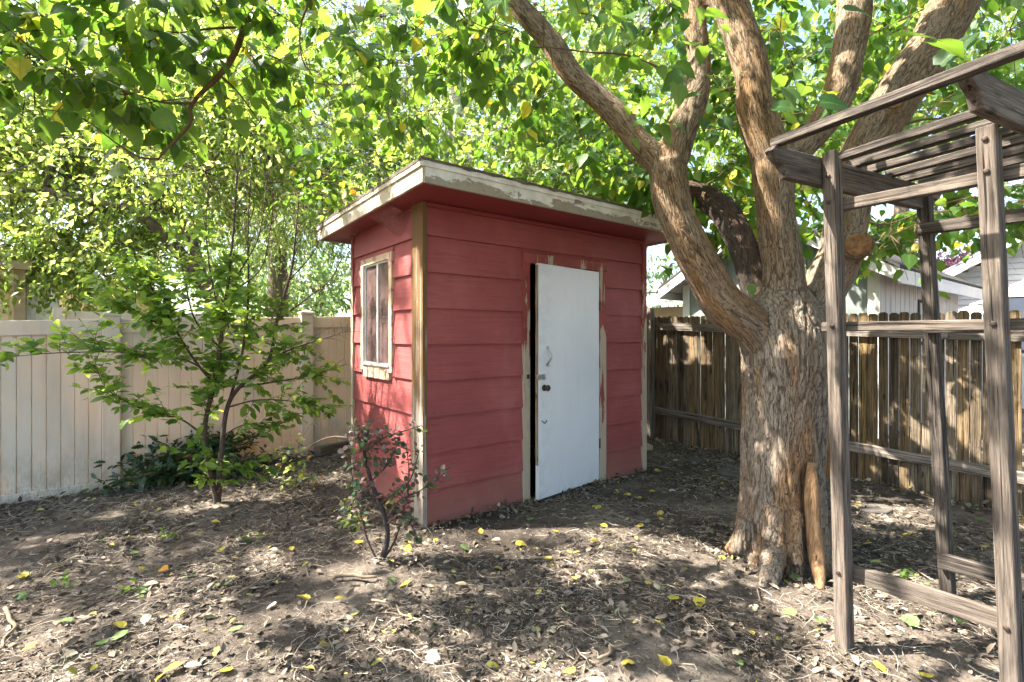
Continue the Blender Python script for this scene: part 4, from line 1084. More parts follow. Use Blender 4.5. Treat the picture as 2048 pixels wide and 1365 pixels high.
# conifer reaching into the top left corner
bG = np.array([-3.4, 7.0, 0.0])
con = thing('conifer_tree', bG, 'dark conifer with drooping needle boughs in the top left corner', 'tree')
MB().tube([bG, bG + (0, 0, 4), bG + (0, 0, 9)], [.22, .14, .02], 10).build('trunk', M_TRUNK_FAR, con, smooth_=True)
rc = np.random.default_rng(31); POS = []; DIR = []; cb = MB()
aim = math.atan2(*(P(50, 60, 5.0) - bG)[[1, 0]])
for i in range(58):
    zz = 2.3 + 6.6 * i / 58; L = min(2.15, 2.9 * (1 - (zz - 1.5) / 8.2) + .3); a = i * 2.4
    if i % 4 == 0 and 4.2 < zz < 6.2: a = aim + rc.normal() * .16; L = 2.95
    d = np.array([math.cos(a), math.sin(a), 0]); pts = [bG + np.array([0, 0, zz]) + d * L * s_ + np.array([0, 0, -.24 * L * s_ * s_]) for s_ in np.linspace(0, 1, 7)]
    cb.tube(pts, np.linspace(.03, .006, 7), 5)
    for s_ in range(48):
        k = rc.uniform(.12, 1); b0 = bG + np.array([0, 0, zz]) + d * L * k + np.array([0, 0, -.24 * L * k * k])
        sdv = np.cross(d, [0, 0, 1]) * rc.choice([-1, 1]); q = d * .6 + sdv * .8 + np.array([0, 0, -.25]); q /= np.linalg.norm(q)
        Lt = rc.uniform(.15, .5) * (1.2 - k * .6); tt = rc.uniform(0, 1, 10)
        POS.append(b0 + q * Lt * tt[:, None]); DIR.append(q + rc.normal(size=(10, 3)) * .6)
POS = np.vstack(POS); DIR = np.vstack(DIR); k = crown_gaps(POS); POS, DIR = POS[k], DIR[k]
o = ob('crown', leaves_mesh('crown', TINY_NARROW, frames(DIR, rand_dirs(len(POS), rc), rc.uniform(.08, .15, len(POS))), POS, M_LEAF_CONIFER), con); o['kind'] = 'stuff'
o = cb.build('branches', M_TRUNK_FAR, con, smooth_=True); o['kind'] = 'stuff'

# ------------------------------------------------------------------ slender tree before the vinyl fence
st0 = G(433, 1010); sD = proj(st0)[2]
ftr = thing('slender_tree', (st0[0], st0[1], gz(st0[0], st0[1])), 'slender multi-stemmed young tree in front of the beige vinyl fence', 'tree')
d0 = float(sD)
ST = [
 ([(434, 1022, d0, 9), (431, 990, d0, 8), (422, 955, d0, 8), (409, 881, d0, 7), (413, 832, d0, 6.5), (429, 766, d0, 6), (440, 696, d0, 5.5), (453, 591, d0, 4.5), (464, 494, d0, 3.5), (470, 420, d0, 2.5), (474, 345, d0, 1.5)]),
 ([(435, 1022, d0 + .03, 9), (444, 890, d0 + .05, 7), (455, 815, d0 + .08, 6.5), (479, 775, d0 + .1, 6), (536, 722, d0 + .15, 5), (554, 643, d0 + .2, 4.5), (572, 580, d0 + .2, 4), (585, 529, d0 + .2, 3), (592, 460, d0 + .2, 2), (598, 395, d0 + .2, 1.3)]),
 ([(429, 770, d0, 4), (387, 718, d0 - .1, 3.5), (352, 661, d0 - .15, 3), (318, 600, d0 - .2, 2.5), (285, 545, d0 - .2, 1.5)]),
 ([(455, 815, d0 + .08, 4), (476, 740, d0 + .2, 4), (490, 670, d0 + .3, 3.5), (497, 580, d0 + .3, 3), (496, 450, d0 + .3, 2), (503, 340, d0 + .3, 1.2)]),
 ([(432, 760, d0, 3), (375, 722, d0 - .2, 2.6), (300, 716, d0 - .3, 2.2), (246, 705, d0 - .35, 2), (120, 706, d0 - .4, 1.6), (20, 714, d0 - .45, 1)]),
 ([(409, 872, d0, 3), (360, 838, d0 - .1, 2.4), (308, 828, d0 - .2, 2), (220, 784, d0 - .3, 1.6), (190, 731, d0 - .3, 1)]),
 ([(479, 775, d0 + .1, 3), (545, 765, d0 + .1, 2.5), (615, 753, d0 + .1, 2), (690, 730, d0 + .1, 1)]),
 ([(536, 722, d0 + .15, 3), (580, 700, d0 + .1, 2.4), (640, 680, d0 + .1, 1.8), (695, 662, d0 + .1, 1)]),
 ([(455, 815, d0 + .05, 3), (520, 800, d0 - .1, 2.2), (600, 805, d0 - .1, 1.6), (660, 818, d0 - .1, 1)]),
 ([(440, 696, d0, 3), (390, 640, d0 + .1, 2.4), (370, 560, d0 + .1, 2), (352, 470, d0 + .1, 1)]),
 ([(554, 643, d0 + .2, 3), (610, 600, d0 + .3, 2), (660, 560, d0 + .3, 1.4), (688, 510, d0 + .3, 1)]),
 ([(453, 591, d0, 3), (520, 540, d0 - .1, 2), (540, 460, d0 - .1, 1.5), (548, 380, d0 - .1, 1)]),
 ([(352, 661, d0 - .15, 2.4), (300, 640, d0 - .2, 2), (240, 600, d0 - .2, 1.4), (195, 565, d0 - .2, 1)]),
 ([(470, 560, d0 + .1, 2.4), (515, 480, d0 + .1, 2), (530, 400, d0 + .1, 1.5), (536, 330, d0 + .1, 1)]),
 ([(440, 640, d0 - .05, 2.4), (420, 540, d0 - .05, 2), (412, 450, d0 - .05, 1.5), (418, 370, d0 - .05, 1)]),
 ([(580, 560, d0 + .2, 2.2), (630, 500, d0 + .2, 1.6), (650, 430, d0 + .2, 1)]),
 ([(432, 985, d0, 2), (410, 950, d0 - .1, 1.8), (385, 925, d0 - .15, 1.2), (370, 900, d0 - .2, 1)]),
 ([(434, 990, d0, 2), (455, 950, d0 - .12, 1.8), (478, 930, d0 - .18, 1.2), (492, 905, d0 - .2, 1)]),
 ([(448, 870, d0, 2), (490, 850, d0, 1.6), (540, 855, d0, 1.2), (580, 840, d0, 1)]),
]
rs = np.random.default_rng(41); FP, FD, FU = [], [], []
tw = MB()
for i, lst in enumerate(ST):
    p, r = limb_pts(lst); r = [q * .66 for q in r]; pp, rr = res(p, r, 6)
    MB().tube(pp, rr, 8).build('stem' if i < 4 else 'branch', M_STEM, ftr, smooth_=True)
    m = len(pp); st_ = int(m * (.36 if i < 2 else .2))
    nb = int(m * (2.3 if i < 4 else (1.4 if i < 16 else .5)))
    for k in range(nb):
        j = min(m - 1, int(st_ + (m - st_) * rs.random() ** (.7 if i < 4 else 1.0))); q = pp[j]; ax = pp[min(j + 1, m - 1)] - pp[max(j - 1, 0)]; ax /= np.linalg.norm(ax) + 1e-9
        dr = rs.normal(size=3) * .8 + ax * .7; dr[2] = dr[2] * .8 + .22; dr /= np.linalg.norm(dr); L = rs.uniform(.06, .34) * (1.1 - .3 * j / m)
        end = q + dr * L; tw.tube([q, (q + end) / 2 + np.array([0, 0, .012]), end], [.0022, .0016, .0008], 4)
        n = int(4 + L * 26); tt = np.linspace(.1, 1, n)
        sdv = np.cross(dr, [0, 0, 1]); sdv /= np.linalg.norm(sdv) + 1e-9; sg = np.where(np.arange(n) % 2, 1, -1)
        FP.append(q + dr * L * tt[:, None]); FD.append(dr * .6 + sdv * sg[:, None] * .8 + rs.normal(size=(n, 3)) * .3 + np.array([0, 0, -.1]))
FP = np.vstack(FP); FD = np.vstack(FD)
k = FP[:, 1] < YF - .12
k &= ~((proj(FP)[0] > 700) & (proj(FP)[1] > 480))
k &= crown_gaps(FP) | (np.hypot(FP[:, 0] - SUN_AZ[0] * FP[:, 2] / math.tan(SUN_EL) - 2.35, FP[:, 1] - SUN_AZ[1] * FP[:, 2] / math.tan(SUN_EL) - 3.25) > .8)  # leaves cut out of the sun's path to the shed wall
FP, FD = FP[k], FD[k]; print('slender tree leaves', len(FP))
split_leaves(ftr, OVAL, frames(FD, np.array([0, 0, 1.0]) + rs.normal(size=FP.shape) * .75, rs.uniform(.045, .092, len(FP))), FP, M_LEAF_SMALL, 'crown', lo=OVAL_LO)
o = tw.build('twigs', M_STEM, ftr); o['kind'] = 'stuff'

# ------------------------------------------------------------------ plants
def plant(name, label, cat, base, tips, n_per, size, tpl, mat, seed, stem_r=.004, spread=.08, stem_name='stem', arch=.1, group=None, lift=0., start=.35):
    r = np.random.default_rng(seed); t = thing(name, base, label, cat, group); PP, DD = [], []
    for tip in tips:
        tip = np.asarray(tip, float); d = np.linalg.norm(tip - base)
        mid = (np.asarray(base) + tip) / 2 + np.array([0, 0, arch * d]) + r.normal(size=3) * .04 * d
        pp = catmull([np.asarray(base, float) + r.normal(size=3) * np.array([.02, .02, 0]), mid, tip], 6)
        MB().tube(pp, np.linspace(stem_r, stem_r * .3, len(pp)), 6).build(stem_name, M_STEM, t, smooth_=True)
        for k in range(n_per):
            s_ = r.uniform(start, 1.0); q = pp[min(len(pp) - 1, int(s_ * len(pp)))]
            dr = rand_dirs(1, r)[0]; dr[2] = dr[2] * .6 + lift
            PP.append(q + dr * r.uniform(0, spread)); DD.append(dr)
    PP = np.array(PP); DD = np.array(DD)
    PP[:, 2] = np.maximum(PP[:, 2], ground_h(PP[:, 0], PP[:, 1]) + .015)
    split_leaves(t, tpl, frames(DD, np.array([0, 0, 1.0]) + r.normal(size=PP.shape) * .5, r.uniform(.7, 1.3, len(PP)) * size), PP, mat, 'foliage')
    return t
# dark shrub, built of several neighbouring clumps at the fence
def gp(px, py): q = G(px, py); q[2] = gz(q[0], q[1]); return q
b = P(400, 985, 4.75); b[2] = gz(b[0], b[1])
tips = [P(a, c, d) for a, c, d in [(225, 925, 4.5), (260, 905, 4.6), (290, 880, 4.7), (330, 900, 4.6), (350, 870, 4.9), (375, 838, 5.0), (395, 850, 5.0), (420, 860, 4.9), (450, 880, 4.9), (480, 860, 5.0), (505, 885, 4.9), (520, 860, 5.1), (545, 905, 5.0), (470, 930, 4.6), (430, 940, 4.5), (380, 945, 4.4), (330, 945, 4.4), (290, 950, 4.3), (240, 960, 4.3), (205, 970, 4.3), (500, 940, 4.8), (440, 905, 4.4), (360, 915, 4.5), (410, 830, 5.1)]]
plant('holly_shrub', 'dense dark green jagged-leaved shrub at the foot of the vinyl fence', 'shrub', b, tips, 72, .078, JAG, M_LEAF_DARK, 51, .006, .13, arch=.05, start=.25)
# sapling at the shed corner
sb = G(761, 1118); sbd = float(proj(sb)[2])
sap = thing('sapling', (sb[0], sb[1], gz(sb[0], sb[1])), 'crooked dark sapling with small green and reddish leaves before the shed corner', 'sapling')
M_SAPBARK = simple('sapling_bark', (.075, .058, .055), .9, .15, .6, 45, .5)
def sp_stem(lst, nm='stem', mat=M_STEM):
    p, r = limb_pts(lst); pp, rr = res(p, r, 6); MB().tube(pp, rr, 8).build(nm, mat, sap, smooth_=True); return pp
main = sp_stem([(760, 1128, sbd, 6), (774, 1083, sbd, 5.5), (772, 1044, sbd, 5.2), (758, 1004, sbd, 4.6), (743, 965, sbd, 4), (731, 917, sbd, 3.4), (729, 890, sbd, 2.8), (736, 862, sbd, 2.5)], 'trunk', M_SAPBARK)
brs = [sp_stem([(760, 1008, sbd, 3), (790, 985, sbd - .03, 2), (820, 960, sbd - .05, 1.6), (838, 905, sbd - .05, 1)], 'branch'),
       sp_stem([(772, 1040, sbd, 2.4), (800, 1000, sbd - .05, 1.8), (835, 985, sbd - .05, 1.4), (870, 960, sbd - .05, 1.2), (900, 935, sbd - .05, 1)], 'branch'),
       sp_stem([(772, 1050, sbd, 2.4), (800, 1030, sbd - .06, 1.8), (822, 1050, sbd - .08, 1.4), (835, 1085, sbd - .1, 1)], 'branch'),
       sp_stem([(744, 965, sbd, 2.4), (720, 985, sbd - .05, 1.8), (700, 1010, sbd - .05, 1.2), (690, 1035, sbd - .08, 1)], 'branch'),
       sp_stem([(730, 905, sbd, 2.4), (760, 880, sbd, 2), (800, 865, sbd, 1.6), (842, 852, sbd, 1)], 'branch'),
       sp_stem([(729, 895, sbd, 2.2), (715, 870, sbd, 1.6), (708, 850, sbd, 1)], 'branch'),
       sp_stem([(733, 900, sbd, 2.2), (700, 878, sbd + .1, 1.8), (660, 875, sbd + .2, 1.6), (625, 890, sbd + .3, 1.4), (600, 915, sbd + .35, 1)], 'branch'),
       sp_stem([(745, 960, sbd, 2), (775, 930, sbd, 1.6), (790, 900, sbd, 1.2), (800, 880, sbd, 1)], 'branch'),
       sp_stem([(764, 1125, sbd, 2.6), (790, 1080, sbd + .02, 2.2), (808, 1020, sbd + .02, 1.8), (818, 950, sbd, 1.4), (812, 890, sbd, 1)], 'branch'),
       sp_stem([(757, 1126, sbd, 2.4), (735, 1080, sbd, 2), (722, 1030, sbd, 1.6), (705, 960, sbd, 1.2), (700, 900, sbd, 1)], 'branch')]
rs = np.random.default_rng(61); PP, DD = [], []
for bi_, bp in enumerate(brs):
    n = 4 if bi_ == 6 else 48
    for k in range(n):
        q = bp[rs.integers(len(bp) // 4, len(bp))]; dr = rand_dirs(1, rs)[0]; PP.append(q + dr * rs.uniform(.0, .05)); DD.append(dr)
for k in range(170):
    q = main[rs.integers(len(main) * 3 // 5, len(main))]; dr = rand_dirs(1, rs)[0]; PP.append(q + dr * rs.uniform(.01, .13)); DD.append(dr)
PP = np.array(PP); DD = np.array(DD)
k = (PP[:, 1] < SY0 - .01) | (PP[:, 0] < SX0 - .01); PP, DD = PP[k], DD[k]
split_leaves(sap, ROUND, frames(DD, np.array([0, 0, 1.0]) - FW * .4 + rs.normal(size=PP.shape) * .6, rs.uniform(.018, .042, len(PP))), PP, M_LEAF_SAP, 'foliage')
stw = MB()
for q in PP[::2]:
    k_ = int(np.argmin([np.min(np.linalg.norm(np.array(bp) - q, axis=1)) for bp in brs + [main]])); bp = (brs + [main])[k_]
    a = bp[int(np.argmin(np.linalg.norm(np.array(bp) - q, axis=1)))]; stw.tube([a, (a + q) / 2 + np.array([0, 0, .006]), q], [.0018, .0014, .0008], 4)
o = stw.build('twigs', M_SAPBARK, sap); o['kind'] = 'stuff'
# pale weeds between the slender tree and the shed
wb = gp(580, 985); wbd = float(proj(wb)[2])
plant('weed', 'sprawling pale weed with whitish, yellow and orange leaves left of the shed', 'weed', wb,
      [P(a, c, wbd + dd) for a, c, dd in [(530, 930, 0), (550, 905, .1), (575, 890, .1), (600, 880, .15), (625, 915, 0), (640, 940, -.05), (660, 965, -.1), (555, 950, -.1), (600, 950, -.1), (620, 850, .2), (565, 965, -.15)]],
      11, .052, OVAL, M_LEAF_WEED, 71, .0025, .05, arch=.12)
wb2 = gp(705, 1060); wd2 = float(proj(wb2)[2])
plant('weed', 'low grey-green weed at the base of the shed left wall', 'weed', wb2,
      [P(a, c, wd2 + dd) for a, c, dd in [(680, 1000, .1), (700, 1020, 0), (720, 1010, .05), (735, 1030, 0), (690, 1040, -.05), (725, 1050, -.05), (668, 1045, 0)]],
      13, .042, OVAL, M_LEAF_WEED, 72, .002, .04, arch=.1)
for i, (px_, py_, lb) in enumerate([(1130, 1060, 'x'), (1815, 1160, 'tiny green weed on the soil inside the arbor'), (335, 1075, 'tiny grey-green weed on the soil below the dark shrub'), (126, 1170, 'tiny weed on bare soil at the far left'), (272, 1185, 'tiny green weed seedling left of the centre foreground'), (498, 1082, 'tiny bluish weed on the soil right of the slender tree')]):
    if lb == 'x': continue
    q = gp(px_, py_); qd = float(proj(q)[2])
    plant('weed', lb, 'weed', q, [P(px_ + dx, py_ - h_, qd) for dx, h_ in ((-18, 14), (0, 24), (16, 12), (22, 5), (-24, 6))], 4, .032, OVAL, M_LEAF_SMALL, 80 + i, .0015, .015, arch=.05, start=.3)

# dried vine leaves caught on the eave
dv0 = P(703, 432, proj(np.array([RX0, 4.25, 2.3]))[2] - .03)
dv = thing('dried_leaves', dv0, 'curled dry tan leaves caught on the left edge of the shed roof', 'leaves')
dme = tri_mesh('leaf', MUL_LO[0], MUL_LO[1], M_FALL['orange'], True); dm2 = tri_mesh('leaf', MUL_LO[0], MUL_LO[1], M_FALL['tan'], True)
rs = np.random.default_rng(91)
for k in range(13):
    q = P(*(np.array([700, 415]) + rs.normal(size=2) * np.array([8, 20])), float(proj(dv0)[2])) + rs.normal(size=3) * .02
    M = Matrix(frames(rand_dirs(1, rs), rand_dirs(1, rs), np.array([rs.uniform(.05, .09)]))[0].tolist()).to_4x4(); M.translation = Vector(q.tolist())
    ob('leaf', dm2 if k % 2 else dme, dv, M)

# ------------------------------------------------------------------ arbor
P1b, P1t = G(1690, 1298), P(1664, 305, 2.117)
P2b, P2t = G(1897, 1196), P(1848, 375, 2.54)
P3t = P(1977, 255, 1.72); P3b = P(2030, 1442, 1.725)
dA = np.array([P2b[0] - P1b[0], P2b[1] - P1b[1], 0]); WA = np.linalg.norm(dA); dA /= WA
dB = np.array([dA[1], -dA[0], 0])
P4b = P2b + (P3b - P1b) * np.array([1, 1, 0]) + dA * .0; P4t = P2t + (P3t - P1t) * np.array([1, 1, 0]); P4t[2] = 2.05
for q in (P1b, P2b, P3b, P4b): q[2] = gz(q[0], q[1]) - .03
arb = thing('garden_arbor', ((P1b + P4b) / 2 * np.array([1, 1, 0])), 'grey weathered wooden garden arbor with slatted top in the right foreground', 'arbor')
for b_, t_, mt in ((P1b, P1t, M_ARBOR), (P2b, P2t, M_ARBOR_DARK), (P3b, P3t, M_ARBOR), (P4b, P4t, M_ARBOR)):
    # each post is two lengths of lumber face to face
    off = dA * .0155
    plank('post', mt, arb, b_ - off, t_ - off, .052, .029, -dA, .003)
    plank('post', mt, arb, b_ + off + dB * .004, t_ + off + dB * .004 - np.array([0, 0, .03]), .042, .029, dA, .003)
def beam(start, t0, t1, ztop_, yside, nm='beam'):
    """board along dA with ogee-cut ends, height .135"""
    h = .118; L = t1 - t0
    poly = [(0.02, 0), (0, -.02), (.02, -.045), (.075, -.075), (.10, -h), (L - .10, -h), (L - .075, -.075), (L - .02, -.045), (L, -.02), (L - .02, 0)]
    n = len(poly); m = MB()
    # local: Z along the beam, X up, Y thickness
    for s_ in (-.019, .019):
        for (u, v_) in poly: m.v.append((v_, s_, u))
    m.f.append(tuple(range(n))); m.f.append(tuple(range(2 * n - 1, n - 1, -1)))
    for i in range(n): j = (i + 1) % n; m.f.append((i, n + i, n + j, j))
    z = Vector(dA.tolist()); x = Vector((0, 0, 1)); y_ = z.cross(x)
    M = Matrix((x, y_, z)).transposed().to_4x4()
    o_ = start + dA * t0 + dB * yside; M.translation = Vector((o_[0], o_[1], ztop_))
    return m.build(nm, M_ARBOR, arb, M, bevel=.003)
zA = zat(278, float(proj(P1t - dA * .36)[2])); zB = zat(140, float(proj(P3t - dA * .26)[2]))
beam(P1t, -.345, 1.02, 2.09, -.049)
beam(P3t, -.325, 1.15, 2.155, .049)
def slat(t_, a, b, z, h=.034, wd=.040, mt=M_ARBOR_DARK):
    p0 = P1t + dA * t_ + dB * a; p1 = P1t + dA * t_ + dB * b
    p0[2] = z + h / 2; p1[2] = z + h / 2 + .006
    plank('slat', mt, arb, p0, p1, h, wd, dA, .003)
gapB = float((P3t - P1t) @ dB)
slat(-.30, -.06, gapB + .22, 2.091)
for t_ in (.10, .25, .40, .55, .70, .86): slat(t_, -.06, gapB + .028, 2.091)
def rung(pa, pb, z, ext0=.0, ext1=.0, sidev=None, wd=.075, th=.036, mt=M_ARBOR, dz=0):
    a = pa.copy(); b = pb.copy(); a[2] = z; b[2] = z + dz; d = (b - a) / np.linalg.norm(b - a)
    if sidev is not None: a = a + sidev; b = b + sidev
    plank('rung', mt, arb, a - d * ext0, b + d * ext1, wd, th, np.cross(d, [0, 0, 1]), .003)
def at_h(b_, t_, z): return b_ + (t_ - b_) * ((z - b_[2]) / (t_[2] - b_[2]))
for (bA_, tA_, bB_, tB_, zs) in ((P1b, P1t, P3b, P3t, ((.318, 0, .068), (1.368, .05, .040), (1.885, .03, .046))), (P2b, P2t, P4b, P4t, ((.20, 0, .075), (1.37, .03, .055), (1.865, .03, .06)))):
    for z_, e_, wd_ in zs:
        a_, b_ = at_h(bA_, tA_, z_), at_h(bB_, tB_, z_)
        sv = dA * .051 if bA_ is P1b else -dA * .052
        rung(a_, b_, z_, .03 + (e_ if bA_ is P1b else -.02), .05 + e_ * 2, sv, wd_, .036, M_ARBOR if bA_ is P1b else M_ARBOR_DARK)

bolt = MB().lathe([(.009, 0), (.009, .004), (.005, .006), (.0005, .0062)], (0, 0, 0), (0, 1, 0), 8).mesh('bolt', M_RUST)
for (b_, t_) in ((P1b, P1t), (P3b, P3t)):
    for z_ in (.33, 1.37, 1.89, 2.0):
        q = at_h(b_, t_, z_) - dA * .033
        ob('bolt', bolt, arb, board_M(q, q + np.array([0, 0, 1.0]), -dA))
# ------------------------------------------------------------------ buildings beyond the fences
M_GREEN_SID = simple('grey_green_panel', (.20, .225, .215), .8, .2, .2, 5, .1)
M_GREY_BOARD = simple('pale_grey_board', (.46, .44, .42), .85, .2, .3, 9, .2, 0, (1, 1, .15))
M_WHITE_TRIM = simple('white_trim', (.62, .60, .57), .7, .2, .15, 5)
M_WHITE_SID = simple('white_lap_siding', (.62, .60, .57), .7, .2, .12, 4)
M_DARK_ROOF = simple('dark_shingle', (.07, .065, .06), .95, .1, .4, 20, .4)
M_GREY_ROOF = simple('grey_shingle', (.34, .33, .35), .95, .1, .3, 12, .3)
M_YELLOW = simple('yellow_stucco', (.76, .63, .38), .85, .15, .2, 4, .1)
M_TAN = simple('tan_wall', (.46, .36, .24), .85, .15, .2, 4)
M_PALE_ROOF = simple('pale_metal_roof', (.60, .58, .56), .6, .3, .1, 4)
# grey-green shed right behind the board fence
xs = 7.5; y0_, D1 = xplane(1757, xs); y1_, D2 = xplane(1368, xs)
zw = zat(536, D1); x2 = yplane(1915, y0_)[0]
gs = thing('neighbour_shed', ((xs + x2) / 2, (y0_ + y1_) / 2, 0), 'grey-green gabled shed with pale trim beyond the board fence', 'shed')
ym = (y0_ + y1_) / 2; za = zw + .80
MB().prism([(y0_ + .01, 0), (y1_, 0), (y1_, zw), (ym, za), (y0_ + .01, zw)], xs + .02, x2 - .02, (1, 2, 0)).build('wall', M_GREEN_SID, gs)
k = 7
for i in range(k):
    a = y0_ + .12 + (y1_ - y0_ - .24) * i / k; b = y0_ + .12 + (y1_ - y0_ - .24) * (i + 1) / k; mid = (a + b) / 2
    h_ = zw + (1 - abs(mid - ym) / (ym - y0_)) * .8 - .15
    MB().quadbox((xs - .004, a + .006, .05), (xs + .018, b - .006, max(zw - .04, h_ - .15))).build('panel', M_GREEN_SID, gs)
MB().quadbox((xs - .015, y0_ - .015, 0), (xs + .018, y0_ + .115, zw)).build('corner_trim', M_WHITE_TRIM, gs)
MB().quadbox((xs - .015, y1_ - .115, 0), (xs + .018, y1_ + .015, zw)).build('corner_trim', M_WHITE_TRIM, gs)
n = 20
for i in range(n):
    a = xs + .03 + (x2 - xs - .06) * i / n; b = xs + .03 + (x2 - xs - .06) * (i + 1) / n
    MB().quadbox((a + .008, y0_ - .014, .05), (b - .008, y0_ + .008, zw - .02)).build('board', M_GREY_BOARD, gs)
wq = yplane(1835, y0_)[0]
wn_ = MB().quadbox((wq - .05, y0_ - .03, 1.2), (wq + .55, y0_ - .0145, 1.86)).build('window', M_DARK_ROOF, gs)
MB().quadbox((wq, y0_ - .036, 1.25), (wq + .5, y0_ - .0305, 1.81)).build('pane', M_GREY_BOARD, wn_)
sl = .80 / (ym - y0_)
for s_, e in ((1, y0_), (-1, y1_)):
    oy = e - s_ * .30; oz = zw - .30 * sl
    MB().prism([(oy, oz + .11), (ym, za + .11), (ym, za + .15), (oy, oz + .15)], xs - .30, x2 + .25, (1, 2, 0)).build('roof', M_DARK_ROOF, gs)
    MB().prism([(oy, oz - .045), (ym, za - .045), (ym, za + .108), (oy, oz + .108)], xs - .295, xs - .26, (1, 2, 0)).build('rake_board', M_WHITE_TRIM, gs)
    MB().prism([(oy, oz + .07), (ym, za + .07), (ym, za + .108), (oy, oz + .108)], xs - .259, x2 + .24, (1, 2, 0)).build('roof_deck', M_WHITE_TRIM, gs)
    MB().quadbox((xs - .259, min(oy, oy + s_ * .03), oz - .06), (x2 + .24, max(oy, oy + s_ * .03), oz + .068)).build('fascia_board', M_WHITE_TRIM, gs)
# white house with lap siding
xh = 12.5; yh1 = xplane(1905, xh)[0]; ya_ = yh1 - 3.6; zh = zat(560, xplane(1915, xh)[1]); zpk = zh + (yh1 - ya_) * .58
wh = thing('white_house', (xh + 3, ya_, 0), 'white lap-sided house with a gable at the right edge beyond the fence', 'house')
MB().prism([(yh1, 0), (yh1, zh), (ya_, zpk), (2 * ya_ - yh1, zh), (2 * ya_ - yh1, 0)], xh + .03, xh + 6, (1, 2, 0)).build('wall', M_WHITE_SID, wh)
z = .9
while z < zpk - .1:
    lim = yh1 if z < zh else yh1 - (z - zh) / .58
    lim2 = 2 * ya_ - lim
    if z + .0 < zpk - .15:
        MB().hexa([(xh, lim2, z), (xh, lim, z), (xh + .029, lim, z), (xh + .029, lim2, z), (xh + .016, lim2, z + .10), (xh + .016, lim, z + .10), (xh + .029, lim, z + .10), (xh + .029, lim2, z + .10)]).build('siding_board', M_WHITE_SID, wh)
    z += .102
for s_ in (1, -1):
    e = yh1 + .3 if s_ == 1 else 2 * ya_ - yh1 - .3; ez = zh - .3 * .58
    MB().prism([(e, ez), (ya_, zpk), (ya_, zpk + .16), (e, ez + .16)], xh - .32, xh - .27, (1, 2, 0)).build('rake_board', M_WHITE_TRIM, wh)
    MB().prism([(e, ez + .165), (ya_, zpk + .165), (ya_, zpk + .20), (e, ez + .20)], xh - .33, xh + 6.2, (1, 2, 0)).build('roof', M_GREY_ROOF, wh)
    MB().prism([(e, ez + .10), (ya_, zpk + .10), (ya_, zpk + .16), (e, ez + .16)], xh - .268, xh + 6.1, (1, 2, 0)).build('roof_deck', M_WHITE_TRIM, wh)
wy1 = xplane(2014, xh)[0]; wy0 = wy1 - .75; wz1 = zat(594, 8.9)
ww = MB()
for (a, b, c0, c1) in ((wy0 - .07, wy0, wz1 - 1.0, wz1 + .07), (wy1, wy1 + .07, wz1 - 1.0, wz1 + .07), (wy0, wy1, wz1, wz1 + .07), (wy0, wy1, wz1 - 1.07, wz1 - 1.0)):
    ww.quadbox((xh - .03, a, c0), (xh + .02, b, c1))
ww = ww.build('window', M_WHITE_TRIM, wh)
MB().quadbox((xh - .012, wy0, wz1 - 1.0), (xh - .006, wy1, wz1)).build('pane', M_GLASS, ww)
# small far house seen between the red shed and the mulberry
q0, q1 = P(1270, 640, 15), P(1372, 640, 14)
fh = thing('far_house', (*((q0 + q1) / 2)[:2], 0), 'low tan house with a pale roof seen between the shed and the mulberry', 'house')
d_ = norm(q1 - q0); nrm_ = np.array([-d_[1], d_[0], 0])
def obox(m, o, d, nn, a0, a1, b0, b1, z0, z1):
    pts = []
    for zz in (z0, z1):
        for (a, b) in ((a0, b0), (a1, b0), (a1, b1), (a0, b1)):
            q = o + d * a + nn * b; pts.append((q[0], q[1], zz))
    return m.hexa(pts)
Lh = np.linalg.norm(q1 - q0)
obox(MB(), q0, d_, nrm_, 0, Lh, 0, 3, 0, zat(615, 14.5)).build('wall', M_TAN, fh)
m = MB(); zz0, zz1 = zat(612, 14.3), zat(590, 15.5)
A0, A1, B0, B1 = [q0 + d_ * a + nrm_ * b for a, b in ((-.4, -.5), (Lh + .4, -.5), (Lh + .4, 2.2), (-.4, 2.2))]
m.hexa([(*A0[:2], zz0), (*A1[:2], zz0), (*B0[:2], zz1), (*B1[:2], zz1), (*A0[:2], zz0 + .12), (*A1[:2], zz0 + .12), (*B0[:2], zz1 + .12), (*B1[:2], zz1 + .12)]).build('roof', M_PALE_ROOF, fh)
# yellow house at the left
yy = 9.0; xa = -7.5; xb = yplane(45, yy)[0]; D_ = yplane(45, yy)[1]; zt_ = zat(541, D_)
yh = thing('yellow_house', ((xa + xb) / 2, yy + 2, 0), 'yellow house with a whitish end wall above the fence at the far left', 'house')
MB().quadbox((xa, yy, 0), (xb, yy + 4.2, zt_)).build('wall', M_YELLOW, yh)
for i in range(11):
    a = yy + .10 + 4.0 * i / 11
    MB().quadbox((xb + .001, a + .005, .2), (xb + .025, a + 4.0 / 11 - .005, zt_ - .002)).build('panel', M_WHITE_SID, yh)
MB().quadbox((xb - .08, yy - .02, 0), (xb + .03, yy + .095, zt_)).build('corner_trim', M_TAN, yh)
for i in range(6):
    a = xb - .12 - .62 * (i + 1)
    MB().quadbox((a + .006, yy - .014, .2), (a + .614, yy - .001, zt_ - .002)).build('panel', M_YELLOW, yh)
MB().quadbox((xa - .2, yy - .12, zt_ + .001), (xb + .10, yy + 4.4, zt_ + .10)).build('roof', M_TAN, yh)
